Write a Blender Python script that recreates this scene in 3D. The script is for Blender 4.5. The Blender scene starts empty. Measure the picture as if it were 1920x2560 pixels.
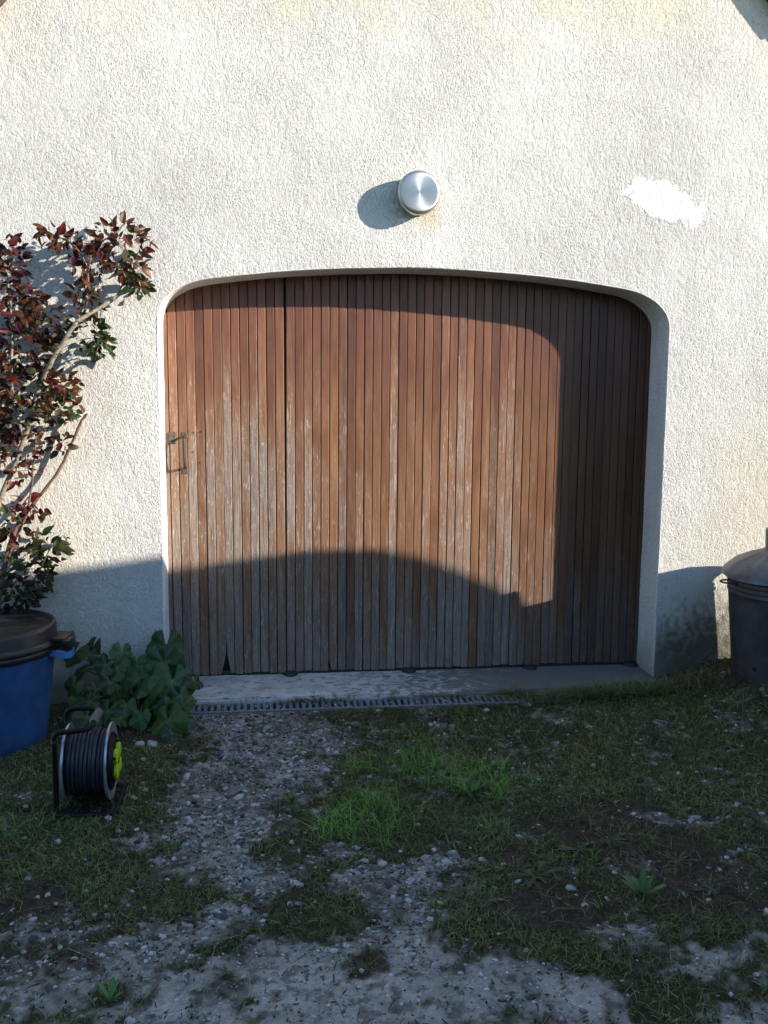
import bpy, bmesh, math, random
import numpy as np
from mathutils import Vector, Matrix, Quaternion

random.seed(7)
RNG = np.random.default_rng(11)
S = bpy.context.scene
COL = S.collection
R = math.radians

# ------------------------------------------------------------------ camera, sky, sun, exposure
CAM = Vector((-0.7222, -4.2932, 1.4311))
YAW, PITCH, ROLL = 0.1275, 0.1221, 0.0094
fwd = Vector((math.sin(YAW) * math.cos(PITCH), math.cos(YAW) * math.cos(PITCH), -math.sin(PITCH)))
rgt0 = Vector((math.cos(YAW), -math.sin(YAW), 0))
up0 = rgt0.cross(fwd)
rgt = math.cos(ROLL) * rgt0 + math.sin(ROLL) * up0
upv = -math.sin(ROLL) * rgt0 + math.cos(ROLL) * up0
cam_d = bpy.data.cameras.new('camera')
cam_d.sensor_fit = 'VERTICAL'
cam_d.sensor_height = 36.0
cam_d.lens = 36.0 * 2302.0 / 2560.0
cam_d.clip_start = 0.05
cam_d.clip_end = 500
cam = bpy.data.objects.new('camera', cam_d)
COL.objects.link(cam)
m = Matrix((rgt, upv, -fwd)).transposed().to_4x4()
m.translation = CAM
cam.matrix_world = m
S.camera = cam

SUN = Vector((2.285, -1.0, 0.82)).normalized()      # direction towards the sun
wd = bpy.data.worlds.new('World')
S.world = wd
wd.use_nodes = True
nt = wd.node_tree
sky = nt.nodes.new('ShaderNodeTexSky')
sky.sky_type = 'NISHITA'
sky.sun_disc = False
sky.sun_elevation = math.asin(SUN.z)
sky.sun_rotation = math.atan2(SUN.x, SUN.y)
sky.altitude = 200
sky.air_density = 1.0
sky.dust_density = 0.15
sky.ozone_density = 2.6
bg = nt.nodes['Background']
bg.inputs['Strength'].default_value = 0.15
nt.links.new(sky.outputs[0], bg.inputs['Color'])
sun_d = bpy.data.lights.new('sun', 'SUN')
sun_d.energy = 4.8
sun_d.angle = R(0.53)
sun_d.color = (1.0, 0.93, 0.83)
sun = bpy.data.objects.new('sun', sun_d)
COL.objects.link(sun)
sun.rotation_euler = SUN.to_track_quat('Z', 'Y').to_euler()
sun.location = SUN * 20
S.view_settings.view_transform = 'Standard'
S.view_settings.look = 'None'
S.view_settings.gamma = 1.0
S.view_settings.use_curve_mapping = False
S.view_settings.exposure = 1.18
S.cycles.use_adaptive_sampling = True
S.cycles.adaptive_threshold = 0.025
S.cycles.max_bounces = 5
S.cycles.diffuse_bounces = 2
S.cycles.glossy_bounces = 2
S.cycles.transmission_bounces = 2

# ------------------------------------------------------------------ helpers
def tag(o, label=None, cat=None, group=None, kind=None):
    if label: o['label'] = label
    if cat: o['category'] = cat
    if group: o['group'] = group
    if kind: o['kind'] = kind
    return o

def empty(name, loc=(0, 0, 0), rz=0.0, parent=None):
    o = bpy.data.objects.new(name, None)
    o.location = loc
    o.rotation_euler = (0, 0, rz)
    o.empty_display_size = 0.1
    COL.objects.link(o)
    if parent: o.parent = parent
    return o

def new_obj(name, me, parent=None, mat=None, smooth=False):
    if mat is not None and len(me.materials) == 0: me.materials.append(mat)
    if smooth: me.shade_smooth()
    o = bpy.data.objects.new(name, me)
    COL.objects.link(o)
    if parent: o.parent = parent
    return o

def np_mesh(name, V, F, col=None):
    """V (n,3), F (m,k) arrays -> mesh, fast; col (n,3) -> colour attribute 'col'"""
    V = np.asarray(V, np.float32); F = np.asarray(F, np.int32)
    me = bpy.data.meshes.new(name)
    me.vertices.add(len(V)); me.vertices.foreach_set('co', V.ravel())
    k = F.shape[1]
    me.loops.add(F.size); me.loops.foreach_set('vertex_index', F.ravel())
    me.polygons.add(len(F))
    me.polygons.foreach_set('loop_start', np.arange(0, F.size, k, dtype=np.int32))
    me.update(calc_edges=True)
    if col is not None:
        a = me.color_attributes.new('col', 'FLOAT_COLOR', 'POINT')
        c = np.ones((len(V), 4), np.float32); c[:, :3] = col
        a.data.foreach_set('color', c.ravel())
    return me

def hsh(ix, iy, seed):
    h = (ix.astype(np.int64) * 374761393 + iy.astype(np.int64) * 668265263 + seed * 1442695041) & 0xFFFFFFFF
    h = ((h ^ (h >> 13)) * 1274126177) & 0xFFFFFFFF
    h = h ^ (h >> 16)
    return (h & 0xFFFFFF).astype(np.float64) / 0xFFFFFF

def vn(x, y, seed=0):
    x = np.asarray(x, float); y = np.asarray(y, float)
    ix = np.floor(x); iy = np.floor(y)
    fx = x - ix; fy = y - iy
    fx = fx * fx * (3 - 2 * fx); fy = fy * fy * (3 - 2 * fy)
    a = hsh(ix, iy, seed); b = hsh(ix + 1, iy, seed); c = hsh(ix, iy + 1, seed); d = hsh(ix + 1, iy + 1, seed)
    return (a + (b - a) * fx) * (1 - fy) + (c + (d - c) * fx) * fy

def fbm(x, y, seed=0, n=4):
    t = 0; a = .5; s = 0
    for i in range(n):
        t = t + a * vn(x * 2 ** i + 17.3 * i, y * 2 ** i - 9.1 * i, seed + i); s += a; a *= .5
    return t / s

def sst(a, b, x):
    t = np.clip((np.asarray(x, float) - a) / (b - a), 0, 1)
    return t * t * (3 - 2 * t)

class MB:
    def __init__(s): s.v = []; s.f = []
    def add(s, V, F):
        n = len(s.v); s.v += [tuple(p) for p in V]; s.f += [tuple(i + n for i in f) for f in F]; return s
    def bm(s, b):
        b.verts.index_update(); return s.add([v.co for v in b.verts], [[v.index for v in f.verts] for f in b.faces])
    def box(s, x0, x1, y0, y1, z0, z1, c=0.0, mat=None):
        b = bmesh.new(); bmesh.ops.create_cube(b, size=1)
        for v in b.verts:
            v.co = Vector(((x0 + x1) / 2 + v.co.x * (x1 - x0), (y0 + y1) / 2 + v.co.y * (y1 - y0), (z0 + z1) / 2 + v.co.z * (z1 - z0)))
        if c > 0: bmesh.ops.bevel(b, geom=list(b.edges), offset=c, segments=2 if c > .004 else 1, profile=.5, affect='EDGES')
        if mat is not None: bmesh.ops.transform(b, matrix=mat, verts=b.verts)
        s.bm(b); b.free(); return s
    def tube(s, pts, rad, seg=8, caps=True):
        pts = [Vector(p) for p in pts]
        if not isinstance(rad, (list, tuple)): rad = [rad] * len(pts)
        V = []; F = []; pn = None
        for i, p in enumerate(pts):
            d = (pts[min(i + 1, len(pts) - 1)] - pts[max(i - 1, 0)]).normalized()
            if pn is None:
                pn = d.cross(Vector((0, 0, 1)))
                if pn.length < .05: pn = d.cross(Vector((1, 0, 0)))
            pn = (pn - d * pn.dot(d)).normalized()
            q = d.cross(pn)
            for k in range(seg):
                a = 2 * math.pi * k / seg
                V.append(p + (pn * math.cos(a) + q * math.sin(a)) * rad[i])
        for i in range(len(pts) - 1):
            for k in range(seg):
                F.append((i * seg + k, i * seg + (k + 1) % seg, (i + 1) * seg + (k + 1) % seg, (i + 1) * seg + k))
        if caps:
            F.append(tuple(range(seg - 1, -1, -1))); n = (len(pts) - 1) * seg; F.append(tuple(range(n, n + seg)))
        return s.add(V, F)
    def lathe(s, prof, seg=48, mat=None):
        """prof [(r,z)] revolved about z; r=0 ends close"""
        V = []; F = []; rows = []
        for r, z in prof:
            if r < 1e-6: rows.append([len(V)]); V.append(Vector((0, 0, z)))
            else:
                rows.append(list(range(len(V), len(V) + seg)))
                V += [Vector((r * math.cos(2 * math.pi * k / seg), r * math.sin(2 * math.pi * k / seg), z)) for k in range(seg)]
        for a, b in zip(rows, rows[1:]):
            for k in range(seg):
                k2 = (k + 1) % seg
                if len(a) == 1 and len(b) == 1: continue
                if len(a) == 1: F.append((a[0], b[k2], b[k]))
                elif len(b) == 1: F.append((a[k], a[k2], b[0]))
                else: F.append((a[k], a[k2], b[k2], b[k]))
        if mat is not None: V = [mat @ v for v in V]
        return s.add(V, F)
    def mesh(s, name='m'):
        me = bpy.data.meshes.new(name); me.from_pydata(s.v, [], s.f); me.update(); return me
    def build(s, name, mat, parent=None, smooth=False, sharp=None):
        me = s.mesh(name)
        o = new_obj(name, me, parent, mat, smooth)
        if smooth and sharp: me.set_sharp_from_angle(angle=R(sharp))
        return o

def curve_pts(P, n=8):
    """Catmull-Rom through P"""
    P = [Vector(p) for p in P]; out = []
    for i in range(len(P) - 1):
        a = P[max(i - 1, 0)]; b = P[i]; c = P[i + 1]; d = P[min(i + 2, len(P) - 1)]
        for k in range(n):
            t = k / n
            out.append(.5 * ((2 * b) + (c - a) * t + (2 * a - 5 * b + 4 * c - d) * t * t + (3 * b - a - 3 * c + d) * t ** 3))
    out.append(P[-1]); return out

# ------------------------------------------------------------------ materials
class NT:
    def __init__(s, name):
        s.m = bpy.data.materials.new(name); s.m.use_nodes = True; s.t = s.m.node_tree
        s.b = s.t.nodes['Principled BSDF']
    def n(s, typ, **kw):
        o = s.t.nodes.new(typ)
        for k, v in kw.items(): setattr(o, k, v)
        return o
    def l(s, a, b): s.t.links.new(a, b)
    def val(s, inp, v):
        if isinstance(v, bpy.types.NodeSocket): s.l(v, inp)
        else: inp.default_value = v
    def math(s, op, a, b=0.0, c=None, clamp=False):
        o = s.n('ShaderNodeMath', operation=op, use_clamp=clamp)
        s.val(o.inputs[0], a); s.val(o.inputs[1], b)
        if c is not None: s.val(o.inputs[2], c)
        return o.outputs[0]
    def rng(s, v, a, b, c=0.0, d=1.0):
        o = s.n('ShaderNodeMapRange', interpolation_type='SMOOTHSTEP')
        s.val(o.inputs[0], v)
        for i, q in enumerate((a, b, c, d)): o.inputs[i + 1].default_value = q
        return o.outputs[0]
    def mix(s, f, a, b, mode='MIX'):
        o = s.n('ShaderNodeMix', data_type='RGBA', blend_type=mode)
        s.val(o.inputs[0], f)
        for i, q in ((6, a), (7, b)):
            if isinstance(q, tuple): q = (*q, 1.0) if len(q) == 3 else q
            s.val(o.inputs[i], q)
        return o.outputs[2]
    def noise(s, vec, scale, detail=3.0, rough=.55, dist=0.0):
        o = s.n('ShaderNodeTexNoise')
        if vec is not None: s.l(vec, o.inputs['Vector'])
        o.inputs['Scale'].default_value = scale; o.inputs['Detail'].default_value = detail
        o.inputs['Roughness'].default_value = rough; o.inputs['Distortion'].default_value = dist
        return o.outputs[0]
    def pos(s): return s.n('ShaderNodeNewGeometry').outputs['Position']
    def mapv(s, vec, sc, off=None):
        o = s.n('ShaderNodeVectorMath', operation='MULTIPLY'); s.l(vec, o.inputs[0]); o.inputs[1].default_value = sc
        if off is None: return o.outputs[0]
        a = s.n('ShaderNodeVectorMath', operation='ADD'); s.l(o.outputs[0], a.inputs[0]); s.l(off, a.inputs[1]); return a.outputs[0]
    def bump(s, h, strength=.3, dist=.01):
        o = s.n('ShaderNodeBump'); s.l(h, o.inputs['Height']); o.inputs['Strength'].default_value = strength; o.inputs['Distance'].default_value = dist
        s.l(o.outputs[0], s.b.inputs['Normal'])
    def set(s, **kw):
        for k, v in kw.items(): s.val(s.b.inputs[k.replace('_', ' ')], v if not (isinstance(v, tuple) and len(v) == 3) else (*v, 1.0))
        return s

def simple(name, col, rough=.6, metal=0.0, nscale=40, namt=.25, bump=.1, spec=.5, ncoord=None):
    t = NT(name); p = t.pos()
    nz = t.noise(p, nscale, 4)
    c = t.mix(t.rng(nz, .3, .7), tuple(q * (1 - namt) for q in col), tuple(min(1, q * (1 + namt)) for q in col))
    t.set(Base_Color=c, Roughness=rough, Metallic=metal)
    t.b.inputs['Specular IOR Level'].default_value = spec
    if bump: t.bump(nz, bump, .004)
    return t.m

def attr_mat(name, rough=.8, spec=.3, transl=0.0, nscale=0, bump=0.0, gain=1.0):
    t = NT(name)
    a = t.n('ShaderNodeAttribute', attribute_name='col')
    c = a.outputs['Color']
    if nscale:
        nz = t.noise(t.pos(), nscale, 3)
        c = t.mix(1.0, c, t.mix(t.rng(nz, .25, .75), (.75, .75, .75), (1.2, 1.2, 1.2)), 'MULTIPLY')
        if bump: t.bump(nz, bump, .004)
    t.set(Base_Color=c, Roughness=rough)
    t.b.inputs['Specular IOR Level'].default_value = spec
    if transl:
        tr = t.n('ShaderNodeBsdfTranslucent'); t.l(c, tr.inputs['Color'])
        mx = t.n('ShaderNodeMixShader'); mx.inputs[0].default_value = transl
        t.l(t.b.outputs[0], mx.inputs[1]); t.l(tr.outputs[0], mx.inputs[2])
        t.l(mx.outputs[0], t.t.nodes['Material Output'].inputs['Surface'])
    return t.m

def leaf_mat(name, col, col2, rough=.42, transl=.36):
    t = NT(name); p = t.pos()
    oi = t.n('ShaderNodeObjectInfo').outputs['Random']
    f = t.math('ADD', t.math('MULTIPLY', oi, .7), t.math('MULTIPLY', t.rng(t.noise(p, 45, 2), .3, .7), .4), clamp=True)
    c = t.mix(f, col, col2)
    t.set(Base_Color=c, Roughness=rough)
    t.b.inputs['Specular IOR Level'].default_value = .28
    tr = t.n('ShaderNodeBsdfTranslucent'); t.l(c, tr.inputs['Color'])
    mx = t.n('ShaderNodeMixShader'); mx.inputs[0].default_value = transl
    t.l(t.b.outputs[0], mx.inputs[1]); t.l(tr.outputs[0], mx.inputs[2])
    t.l(mx.outputs[0], t.t.nodes['Material Output'].inputs['Surface'])
    return t.m

M = {}
def roughcast():
    t = NT('roughcast_render'); p = t.pos()
    a = t.n('ShaderNodeAttribute', attribute_name='col').outputs['Color']
    w = t.noise(p, 30, 2)
    warp = t.n('ShaderNodeVectorMath', operation='ADD')
    cmb = t.n('ShaderNodeCombineXYZ'); t.l(t.math('MULTIPLY', t.math('ADD', w, -.5), .02), cmb.inputs[0])
    t.l(p, warp.inputs[0]); t.l(cmb.outputs[0], warp.inputs[1])
    n1 = t.noise(t.mapv(warp.outputs[0], (205, 70, 105)), 1.0, 2.5, .6, .3)
    n2 = t.noise(t.mapv(p, (60, 40, 42)), 1.0, 3, .6)
    pit = t.rng(t.math('ADD', t.math('MULTIPLY', n1, .8), t.math('MULTIPLY', n2, .2)), .36, .50)
    amt = t.rng(t.noise(p, 3.1, 5, .65), .3, .7, .4, 1.35)
    h = t.math('MULTIPLY', t.math('ADD', pit, t.math('MULTIPLY', n1, .7)), amt)
    t.bump(h, .85, .0042)
    sp = t.rng(t.noise(p, 210, 2), .35, .7)
    t.set(Base_Color=t.mix(1.0, a, t.mix(sp, (.90, .90, .90), (1.05, 1.05, 1.05)), 'MULTIPLY'), Roughness=.93)
    t.b.inputs['Specular IOR Level'].default_value = .15
    return t.m
M['wall'] = roughcast()
M['ground'] = attr_mat('ground_soil_gravel', .95, .15, 0, 330, .5)
M['grass'] = attr_mat('grass_blades', .6, .3)
M['litter'] = attr_mat('dry_litter', .85, .2)
M['gravel'] = attr_mat('gravel_chips', .9, .25, 0, 300, .2)
M['moss'] = attr_mat('moss_leaves', .8, .2)

def wood_material():
    t = NT('weathered_varnished_wood'); p = t.pos()
    sep = t.n('ShaderNodeSeparateXYZ'); t.l(p, sep.inputs[0]); x, z = sep.outputs[0], sep.outputs[2]
    r = t.n('ShaderNodeObjectInfo').outputs['Random']
    cmb = t.n('ShaderNodeCombineXYZ'); t.l(t.math('MULTIPLY', r, 61.0), cmb.inputs[0]); t.l(t.math('MULTIPLY', r, 23.0), cmb.inputs[2])
    off = cmb.outputs[0]
    r2 = t.math('FRACT', t.math('MULTIPLY', r, 7.31)); r3 = t.math('FRACT', t.math('MULTIPLY', r, 13.7))
    grain = t.noise(t.mapv(p, (230, 60, 5.0), off), 1.0, 4, .6, .4)
    fine = t.noise(t.mapv(p, (700, 200, 22), off), 1.0, 3, .6)
    patch = t.noise(t.mapv(p, (13, 2, 2.3), off), 1.0, 6, .66, .7)
    patch2 = t.noise(p, 4.2, 4, .6, .3)
    streak = t.noise(t.mapv(p, (150, 40, 16), off), 1.0, 4, .65, .6)
    # how weathered: bottom, a bleached area round the wicket leaf, less under the arch
    bot = t.rng(z, .95, .05, 0, .34)
    top = t.rng(z, .95, 1.95, 0, .34)
    dx = t.math('MULTIPLY', t.math('ADD', x, .82), 1 / .36); dz = t.math('MULTIPLY', t.math('ADD', z, -1.0), 1 / .46)
    g = t.math('POWER', 2.718, t.math('MULTIPLY', t.math('ADD', t.math('MULTIPLY', dx, dx), t.math('MULTIPLY', dz, dz)), -1.0))
    w = t.math('ADD', t.math('MULTIPLY', patch, .95), t.math('MULTIPLY', patch2, .40))
    w = t.math('ADD', w, t.math('MULTIPLY', t.math('ADD', r2, -.5), .36))
    w = t.math('ADD', t.math('ADD', w, bot), t.math('MULTIPLY', g, .30))
    w = t.math('SUBTRACT', w, top)
    w = t.math('SUBTRACT', w, t.math('MULTIPLY', t.rng(x, .62, .85), t.rng(z, .35, .9, .08, .34)))  # less weathering to the right, backing up the shade painted there
    w = t.math('ADD', w, t.math('MULTIPLY', t.math('ADD', grain, -.5), .42))
    w = t.math('ADD', w, t.math('MULTIPLY', t.math('ADD', streak, -.5), .25))
    w1 = t.rng(w, .42, .90); wf = t.rng(w, .70, 1.04)
    blot = t.noise(t.mapv(p, (75, 20, 26), off), 1.0, 5, .7, 1.2)
    flk = t.math('MAXIMUM', t.math('MULTIPLY', t.rng(streak, .58, .66), t.rng(w, .52, .80)), t.math('MULTIPLY', t.rng(blot, .60, .66), t.rng(w, .60, .85)))
    # varnish colour
    red = t.mix(r3, (.180, .074, .044), (.245, .106, .060))
    org = t.mix(r3, (.235, .110, .055), (.335, .166, .080))
    var = t.mix(t.rng(z, 1.75, 1.1), red, org)
    var = t.mix(t.rng(patch, .35, .6), t.mix(1.0, var, (.72, .68, .68), 'MULTIPLY'), var)
    var = t.mix(t.rng(grain, .3, .7), t.mix(1.0, var, (.80, .76, .72), 'MULTIPLY'), var)
    dul = t.mix(t.rng(grain, .3, .7), (.165, .095, .060), (.290, .175, .112))
    gry = t.mix(t.rng(grain, .3, .7), (.140, .110, .090), (.325, .262, .215))
    gry = t.mix(t.rng(fine, .35, .55), t.mix(1.0, gry, (.62, .62, .62), 'MULTIPLY'), gry)
    c = t.mix(t.math('MULTIPLY', w1, .75), var, dul)
    c = t.mix(t.math('MULTIPLY', wf, .88), c, gry)
    c = t.mix(t.math('MULTIPLY', flk, .65), c, (.47, .38, .31))
    drk = t.rng(r, .80, .92)
    c = t.mix(t.math('MULTIPLY', drk, .55), c, t.mix(1.0, c, (.45, .45, .47), 'MULTIPLY'))
    c = t.mix(t.rng(x, .30, 1.10, 0, 1.0), c, t.mix(1.0, c, (.42, .35, .33), 'MULTIPLY'))  # unbleached varnish tone, also paints the jamb's shade into the right boards
    br = t.math('ADD', .86, t.math('MULTIPLY', r2, .24))
    hs = t.n('ShaderNodeHueSaturation'); t.l(br, hs.inputs['Value']); t.l(c, hs.inputs['Color'])
    rough = t.math('ADD', .42, t.math('MULTIPLY', wf, .45))
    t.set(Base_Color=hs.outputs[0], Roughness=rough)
    t.b.inputs['Specular IOR Level'].default_value = .35
    hgt = t.math('ADD', t.math('MULTIPLY', grain, t.math('ADD', .25, wf)), t.math('MULTIPLY', flk, .8))
    t.bump(hgt, .45, .0025)
    return t.m
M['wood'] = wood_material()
M['dark'] = simple('dark_recess', (.012, .011, .011), .9, 0, 40, .2, 0)
M['rubber'] = simple('black_rubber', (.018, .018, .02), .7, 0, 60, .3, .1)
M['iron'] = simple('rusty_iron', (.115, .080, .060), .65, .3, 150, .45, .3)

def concrete_material():
    t = NT('stained_concrete'); p = t.pos()
    sep = t.n('ShaderNodeSeparateXYZ'); t.l(p, sep.inputs[0]); x = sep.outputs[0]
    a = t.noise(p, 9, 6, .65); b = t.noise(p, 60, 4, .6); cx = t.noise(t.mapv(p, (22, 30, 30)), 1.0, 5, .7, .6)
    c = t.mix(t.rng(a, .3, .7), (.36, .345, .315), (.54, .52, .48))
    dirt = t.math('MULTIPLY', t.rng(t.math('ADD', cx, t.math('MULTIPLY', t.rng(x, -.6, .8), .30)), .51, .68), .85)
    c = t.mix(dirt, c, (.085, .078, .065))
    c = t.mix(t.rng(b, .62, .72, 0, .6), c, (.13, .12, .10))
    t.set(Base_Color=c, Roughness=.9); t.bump(t.math('ADD', a, t.math('MULTIPLY', b, .5)), .35, .006)
    return t.m
M['concrete'] = concrete_material()
M['plaster'] = attr_mat('smooth_plaster', .9, .2, 0, 90, .25)
M['zinc'] = simple('galvanised_grate', (.20, .215, .235), .55, .35, 120, .25, .15)
M['stone'] = simple('pale_limestone', (.38, .355, .32), .9, 0, 70, .35, .4)
M['bluepl'] = simple('blue_plastic', (.020, .068, .180), .5, 0, 14, .22, .05)
M['bluelight'] = simple('faded_blue_plastic', (.055, .19, .42), .45, 0, 30, .2, .05)
M['cane'] = simple('rose_cane_bark', (.20, .165, .115), .8, 0, 90, .4, .4)
M['redcane'] = simple('young_red_cane', (.125, .066, .042), .6, 0, 90, .3, .2)
M['hstem'] = simple('green_stem', (.10, .12, .045), .6, 0, 60, .25, .1)
M['white'] = simple('white_plastic', (.78, .78, .76), .5, 0, 50, .04, 0)
M['tile'] = simple('terracotta_tile', (.085, .055, .045), .85, 0, 25, .35, .3)
M['brick'] = simple('rendered_shed_wall', (.42, .38, .33), .9, 0, 8, .2, .3)
M['shedroof'] = simple('slate_shed_roof', (.11, .11, .12), .8, 0, 12, .3, .3)
M['yellow'] = simple('lime_plastic', (.40, .58, .012), .4, 0, 60, .06, 0)
M['cable'] = simple('dark_rubber_cable', (.020, .021, .030), .5, 0, 50, .3, .1)
M['blackpaint'] = simple('black_painted_steel', (.005, .005, .006), .5, 0, 50, .3, .05, .25)
M['flange'] = simple('zinc_plated_steel', (.42, .45, .47), .35, .7, 60, .2, .1)

def lid_material():
    t = NT('dusty_black_plastic'); p = t.pos()
    a = t.noise(t.mapv(p, (5, 11, 4)), 1.0, 4, .6, .8)
    up = t.n('ShaderNodeSeparateXYZ'); t.l(t.n('ShaderNodeNewGeometry').outputs['Normal'], up.inputs[0])
    f = t.math('MULTIPLY', t.rng(a, .45, .68), t.rng(up.outputs[2], .7, .98))
    c = t.mix(f, (.010, .008, .008), (.060, .054, .052))
    t.set(Base_Color=c, Roughness=t.math('ADD', .42, t.math('MULTIPLY', f, .4))); t.bump(t.noise(p, 120, 3), .08, .004)
    return t.m
M['lid'] = lid_material()

def galv_material(name, c1, c2, rough, metal):
    t = NT(name); p = t.pos()
    a = t.noise(p, 12, 5, .65); b = t.noise(t.mapv(p, (40, 40, 6)), 1.0, 3)
    c = t.mix(t.rng(a, .3, .7), c1, c2)
    c = t.mix(t.rng(b, .62, .75, 0, .5), c, (.05, .035, .025))
    t.set(Base_Color=c, Roughness=rough, Metallic=metal); t.bump(a, .15, .006)
    return t.m
M['galv'] = galv_material('dull_galvanised_body', (.046, .046, .046), (.080, .080, .080), .6, .4)
M['galvlid'] = galv_material('galvanised_lid', (.085, .092, .105), (.15, .16, .18), .45, .6)

def spun_metal():
    t = NT('spun_aluminium')
    tg = t.n('ShaderNodeTangent', direction_type='RADIAL', axis='Y')
    p = t.pos(); nz = t.noise(p, 60, 3)
    t.set(Base_Color=t.mix(nz, (.36, .355, .34), (.50, .49, .47)), Metallic=.85, Roughness=.38)
    t.b.inputs['Anisotropic'].default_value = .75
    t.l(tg.outputs[0], t.b.inputs['Tangent'])
    return t.m
M['spun'] = spun_metal()
M['lampbase'] = simple('grey_lamp_base', (.17, .15, .115), .55, .3, 60, .3, .1)

# ------------------------------------------------------------------ ground zones (x, y, rx, ry, weight)
GRAVEL = [(-0.91, -0.36, 0.22, 0.2, 1), (-0.64, -0.51, 0.25, 0.21, 1), (-0.77, -0.86, 0.26, 0.23, 1), (-0.88, -1.2, 0.21, 0.22, 1), (-0.92, -1.45, 0.14, 0.16, 1), (-0.74, -1.62, 0.16, 0.12, 1), (-1.02, -1.57, 0.11, 0.12, 1), (-0.99, -1.93, 0.17, 0.11, 1), (-0.84, -1.85, 0.13, 0.08, 1), (-0.7, -2.12, 0.28, 0.11, 1), (-0.39, -2.09, 0.18, 0.15, 1), (-0.27, -2.27, 0.29, 0.13, 1), (-0.1, -2.19, 0.15, 0.1, 1), (0.05, -2.3, 0.12, 0.09, 1), (-0.38, -1.71, 0.11, 0.09, 1), (-0.22, -1.61, 0.11, 0.06, 1), (-0.36, -1.89, 0.07, 0.1, 1), (0.22, -2.05, 0.13, 0.05, 0.7), (0.4, -2.23, 0.09, 0.06, 0.8), (-1.15, -1.4, 0.11, 0.05, 0.8), (-0.95, -2.23, 0.19, 0.09, 1), (0.65, -1.44, 0.12, 0.03, 0.8), (-1.16, -2.1, 0.06, 0.05, 0.6), (-1.31, -1.88, 0.12, 0.1, 0.6), (0.38, -1.7, 0.08, 0.07, 0.5), (-0.64, -2.3, 0.37, 0.07, 1), (-0.46, -1.5, 0.08, 0.08, 0.4), (-0.67, -0.18, 0.44, 0.07, 0.8), (-.3, -2.6, 1.2, .2, 1), (-1.26, -2.06, .17, .17, .75), (-1.37, -1.84, .14, .13, .62), (-1.08, -2.0, .12, .12, .7)]
MOSS = [(-0.53, -1.89, 0.12, 0.12, 1), (-0.93, -1.79, 0.12, 0.08, 1), (-1.11, -2.19, 0.07, 0.06, 1), (-1.34, -1.41, 0.29, 0.39, 1), (-0.82, -2.13, 0.06, 0.04, 1), (-0.49, -2.1, 0.08, 0.05, 1), (-1.29, -1.21, 0.2, 0.19, 1), (-0.75, -1.44, 0.05, 0.05, 1), (-0.18, -2.01, 0.16, 0.07, 1), (-0.03, -2.06, 0.12, 0.11, 1), (-1.08, -1.7, 0.07, 0.07, 1), (0.21, -2.34, 0.11, 0.09, 1)]
LONG = [(-0.22, -0.92, 0.29, 0.21, 1), (-0.37, -1.31, 0.2, 0.2, 1), (0.08, -1.06, 0.22, 0.18, 1), (-0.04, -1.38, 0.11, 0.12, .7), (-0.48, -1.36, 0.08, 0.12, 1), (-0.09, -0.59, 0.42, 0.14, .45), (0.54, -0.56, 0.52, 0.19, .5), (1.04, -0.46, 0.45, 0.25, .5), (-1.49, -0.9, 0.26, 0.3, .5), (-1.52, -1.28, 0.12, 0.15, .7), (0.35, -1.88, 0.06, 0.06, .6), (-1.2, -0.93, 0.07, 0.15, .5), (-1.26, -0.65, 0.13, 0.13, .6)]
DIRT = [(0.4, -1.43, 0.27, 0.13, 1), (0.13, -1.92, 0.26, 0.12, .8), (0.53, -1.81, 0.24, 0.29, .8), (-0.8, -2.16, 0.07, 0.04, 1), (-0.49, -2.11, 0.09, 0.06, 1), (-1.29, -1.96, 0.14, 0.11, .9), (-0.62, -1.73, 0.08, 0.09, 1), (0.05, -1.61, 0.13, 0.08, .8), (-1.42, -1.71, 0.09, 0.13, .8), (-1.35, -.42, .3, .3, 1), (1.45, -.12, .35, .2, 1)]

def blobs(L, x, y):
    f = np.zeros_like(x)
    for a, b, rx, ry, w in L:
        q = ((x - a) / rx) ** 2 + ((y - b) / ry) ** 2
        f = np.maximum(f, w * np.exp(-.8 * q * q))
    return f

def zones(x, y):
    x = np.asarray(x, float); y = np.asarray(y, float)
    wx = x + .16 * (fbm(x * 4, y * 4, 3) - .5); wy = y + .16 * (fbm(x * 4, y * 4, 9) - .5)
    wx = wx + .05 * (fbm(x * 18, y * 18, 13) - .5); wy = wy + .05 * (fbm(x * 18, y * 18, 19) - .5)
    g = blobs(GRAVEL, wx, wy); mo = blobs(MOSS, wx, wy); lg = blobs(LONG, wx, wy); di = blobs(DIRT, wx, wy)
    n = fbm(x * 7, y * 7, 31)
    n2 = fbm(x * 30, y * 30, 33, 3)
    grav = sst(.0, .80, g - .45 * mo - .3 * di + .95 * (n - .5) + 1.5 * (n2 - .5))
    mott = sst(.50, .68, fbm(x * 13, y * 13, 37, 3)) * sst(-2.25, -1.9, y)
    grav = grav * (1 - .35 * mott)
    dirt = sst(.3, .7, di + .7 * (fbm(x * 9, y * 9, 41) - .5)) * (1 - .6 * grav)
    return grav, dirt, lg * (1 - .8 * grav), mo

def gz(x, y):
    x = np.asarray(x, float); y = np.asarray(y, float)
    h = .018 * np.exp(-((y + .2) / .35) ** 2) + .03 * sst(.3, 1.1, x) * sst(-2.2, -.6, y) + .105 * sst(1.12, 1.62, x) * sst(-2.4, -.8, y)
    h = h + .020 * (fbm(x * 2.2, y * 2.2, 51) - .5) * sst(-.28, -.6, y)
    slab = (np.abs(x) < 1.19) & (y > -.30)
    flat = sst(.75, .45, x) * sst(-.42, -.30, y) * sst(-1.35, -1.2, x)
    return h * (1 - flat) + .027 * flat

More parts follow.
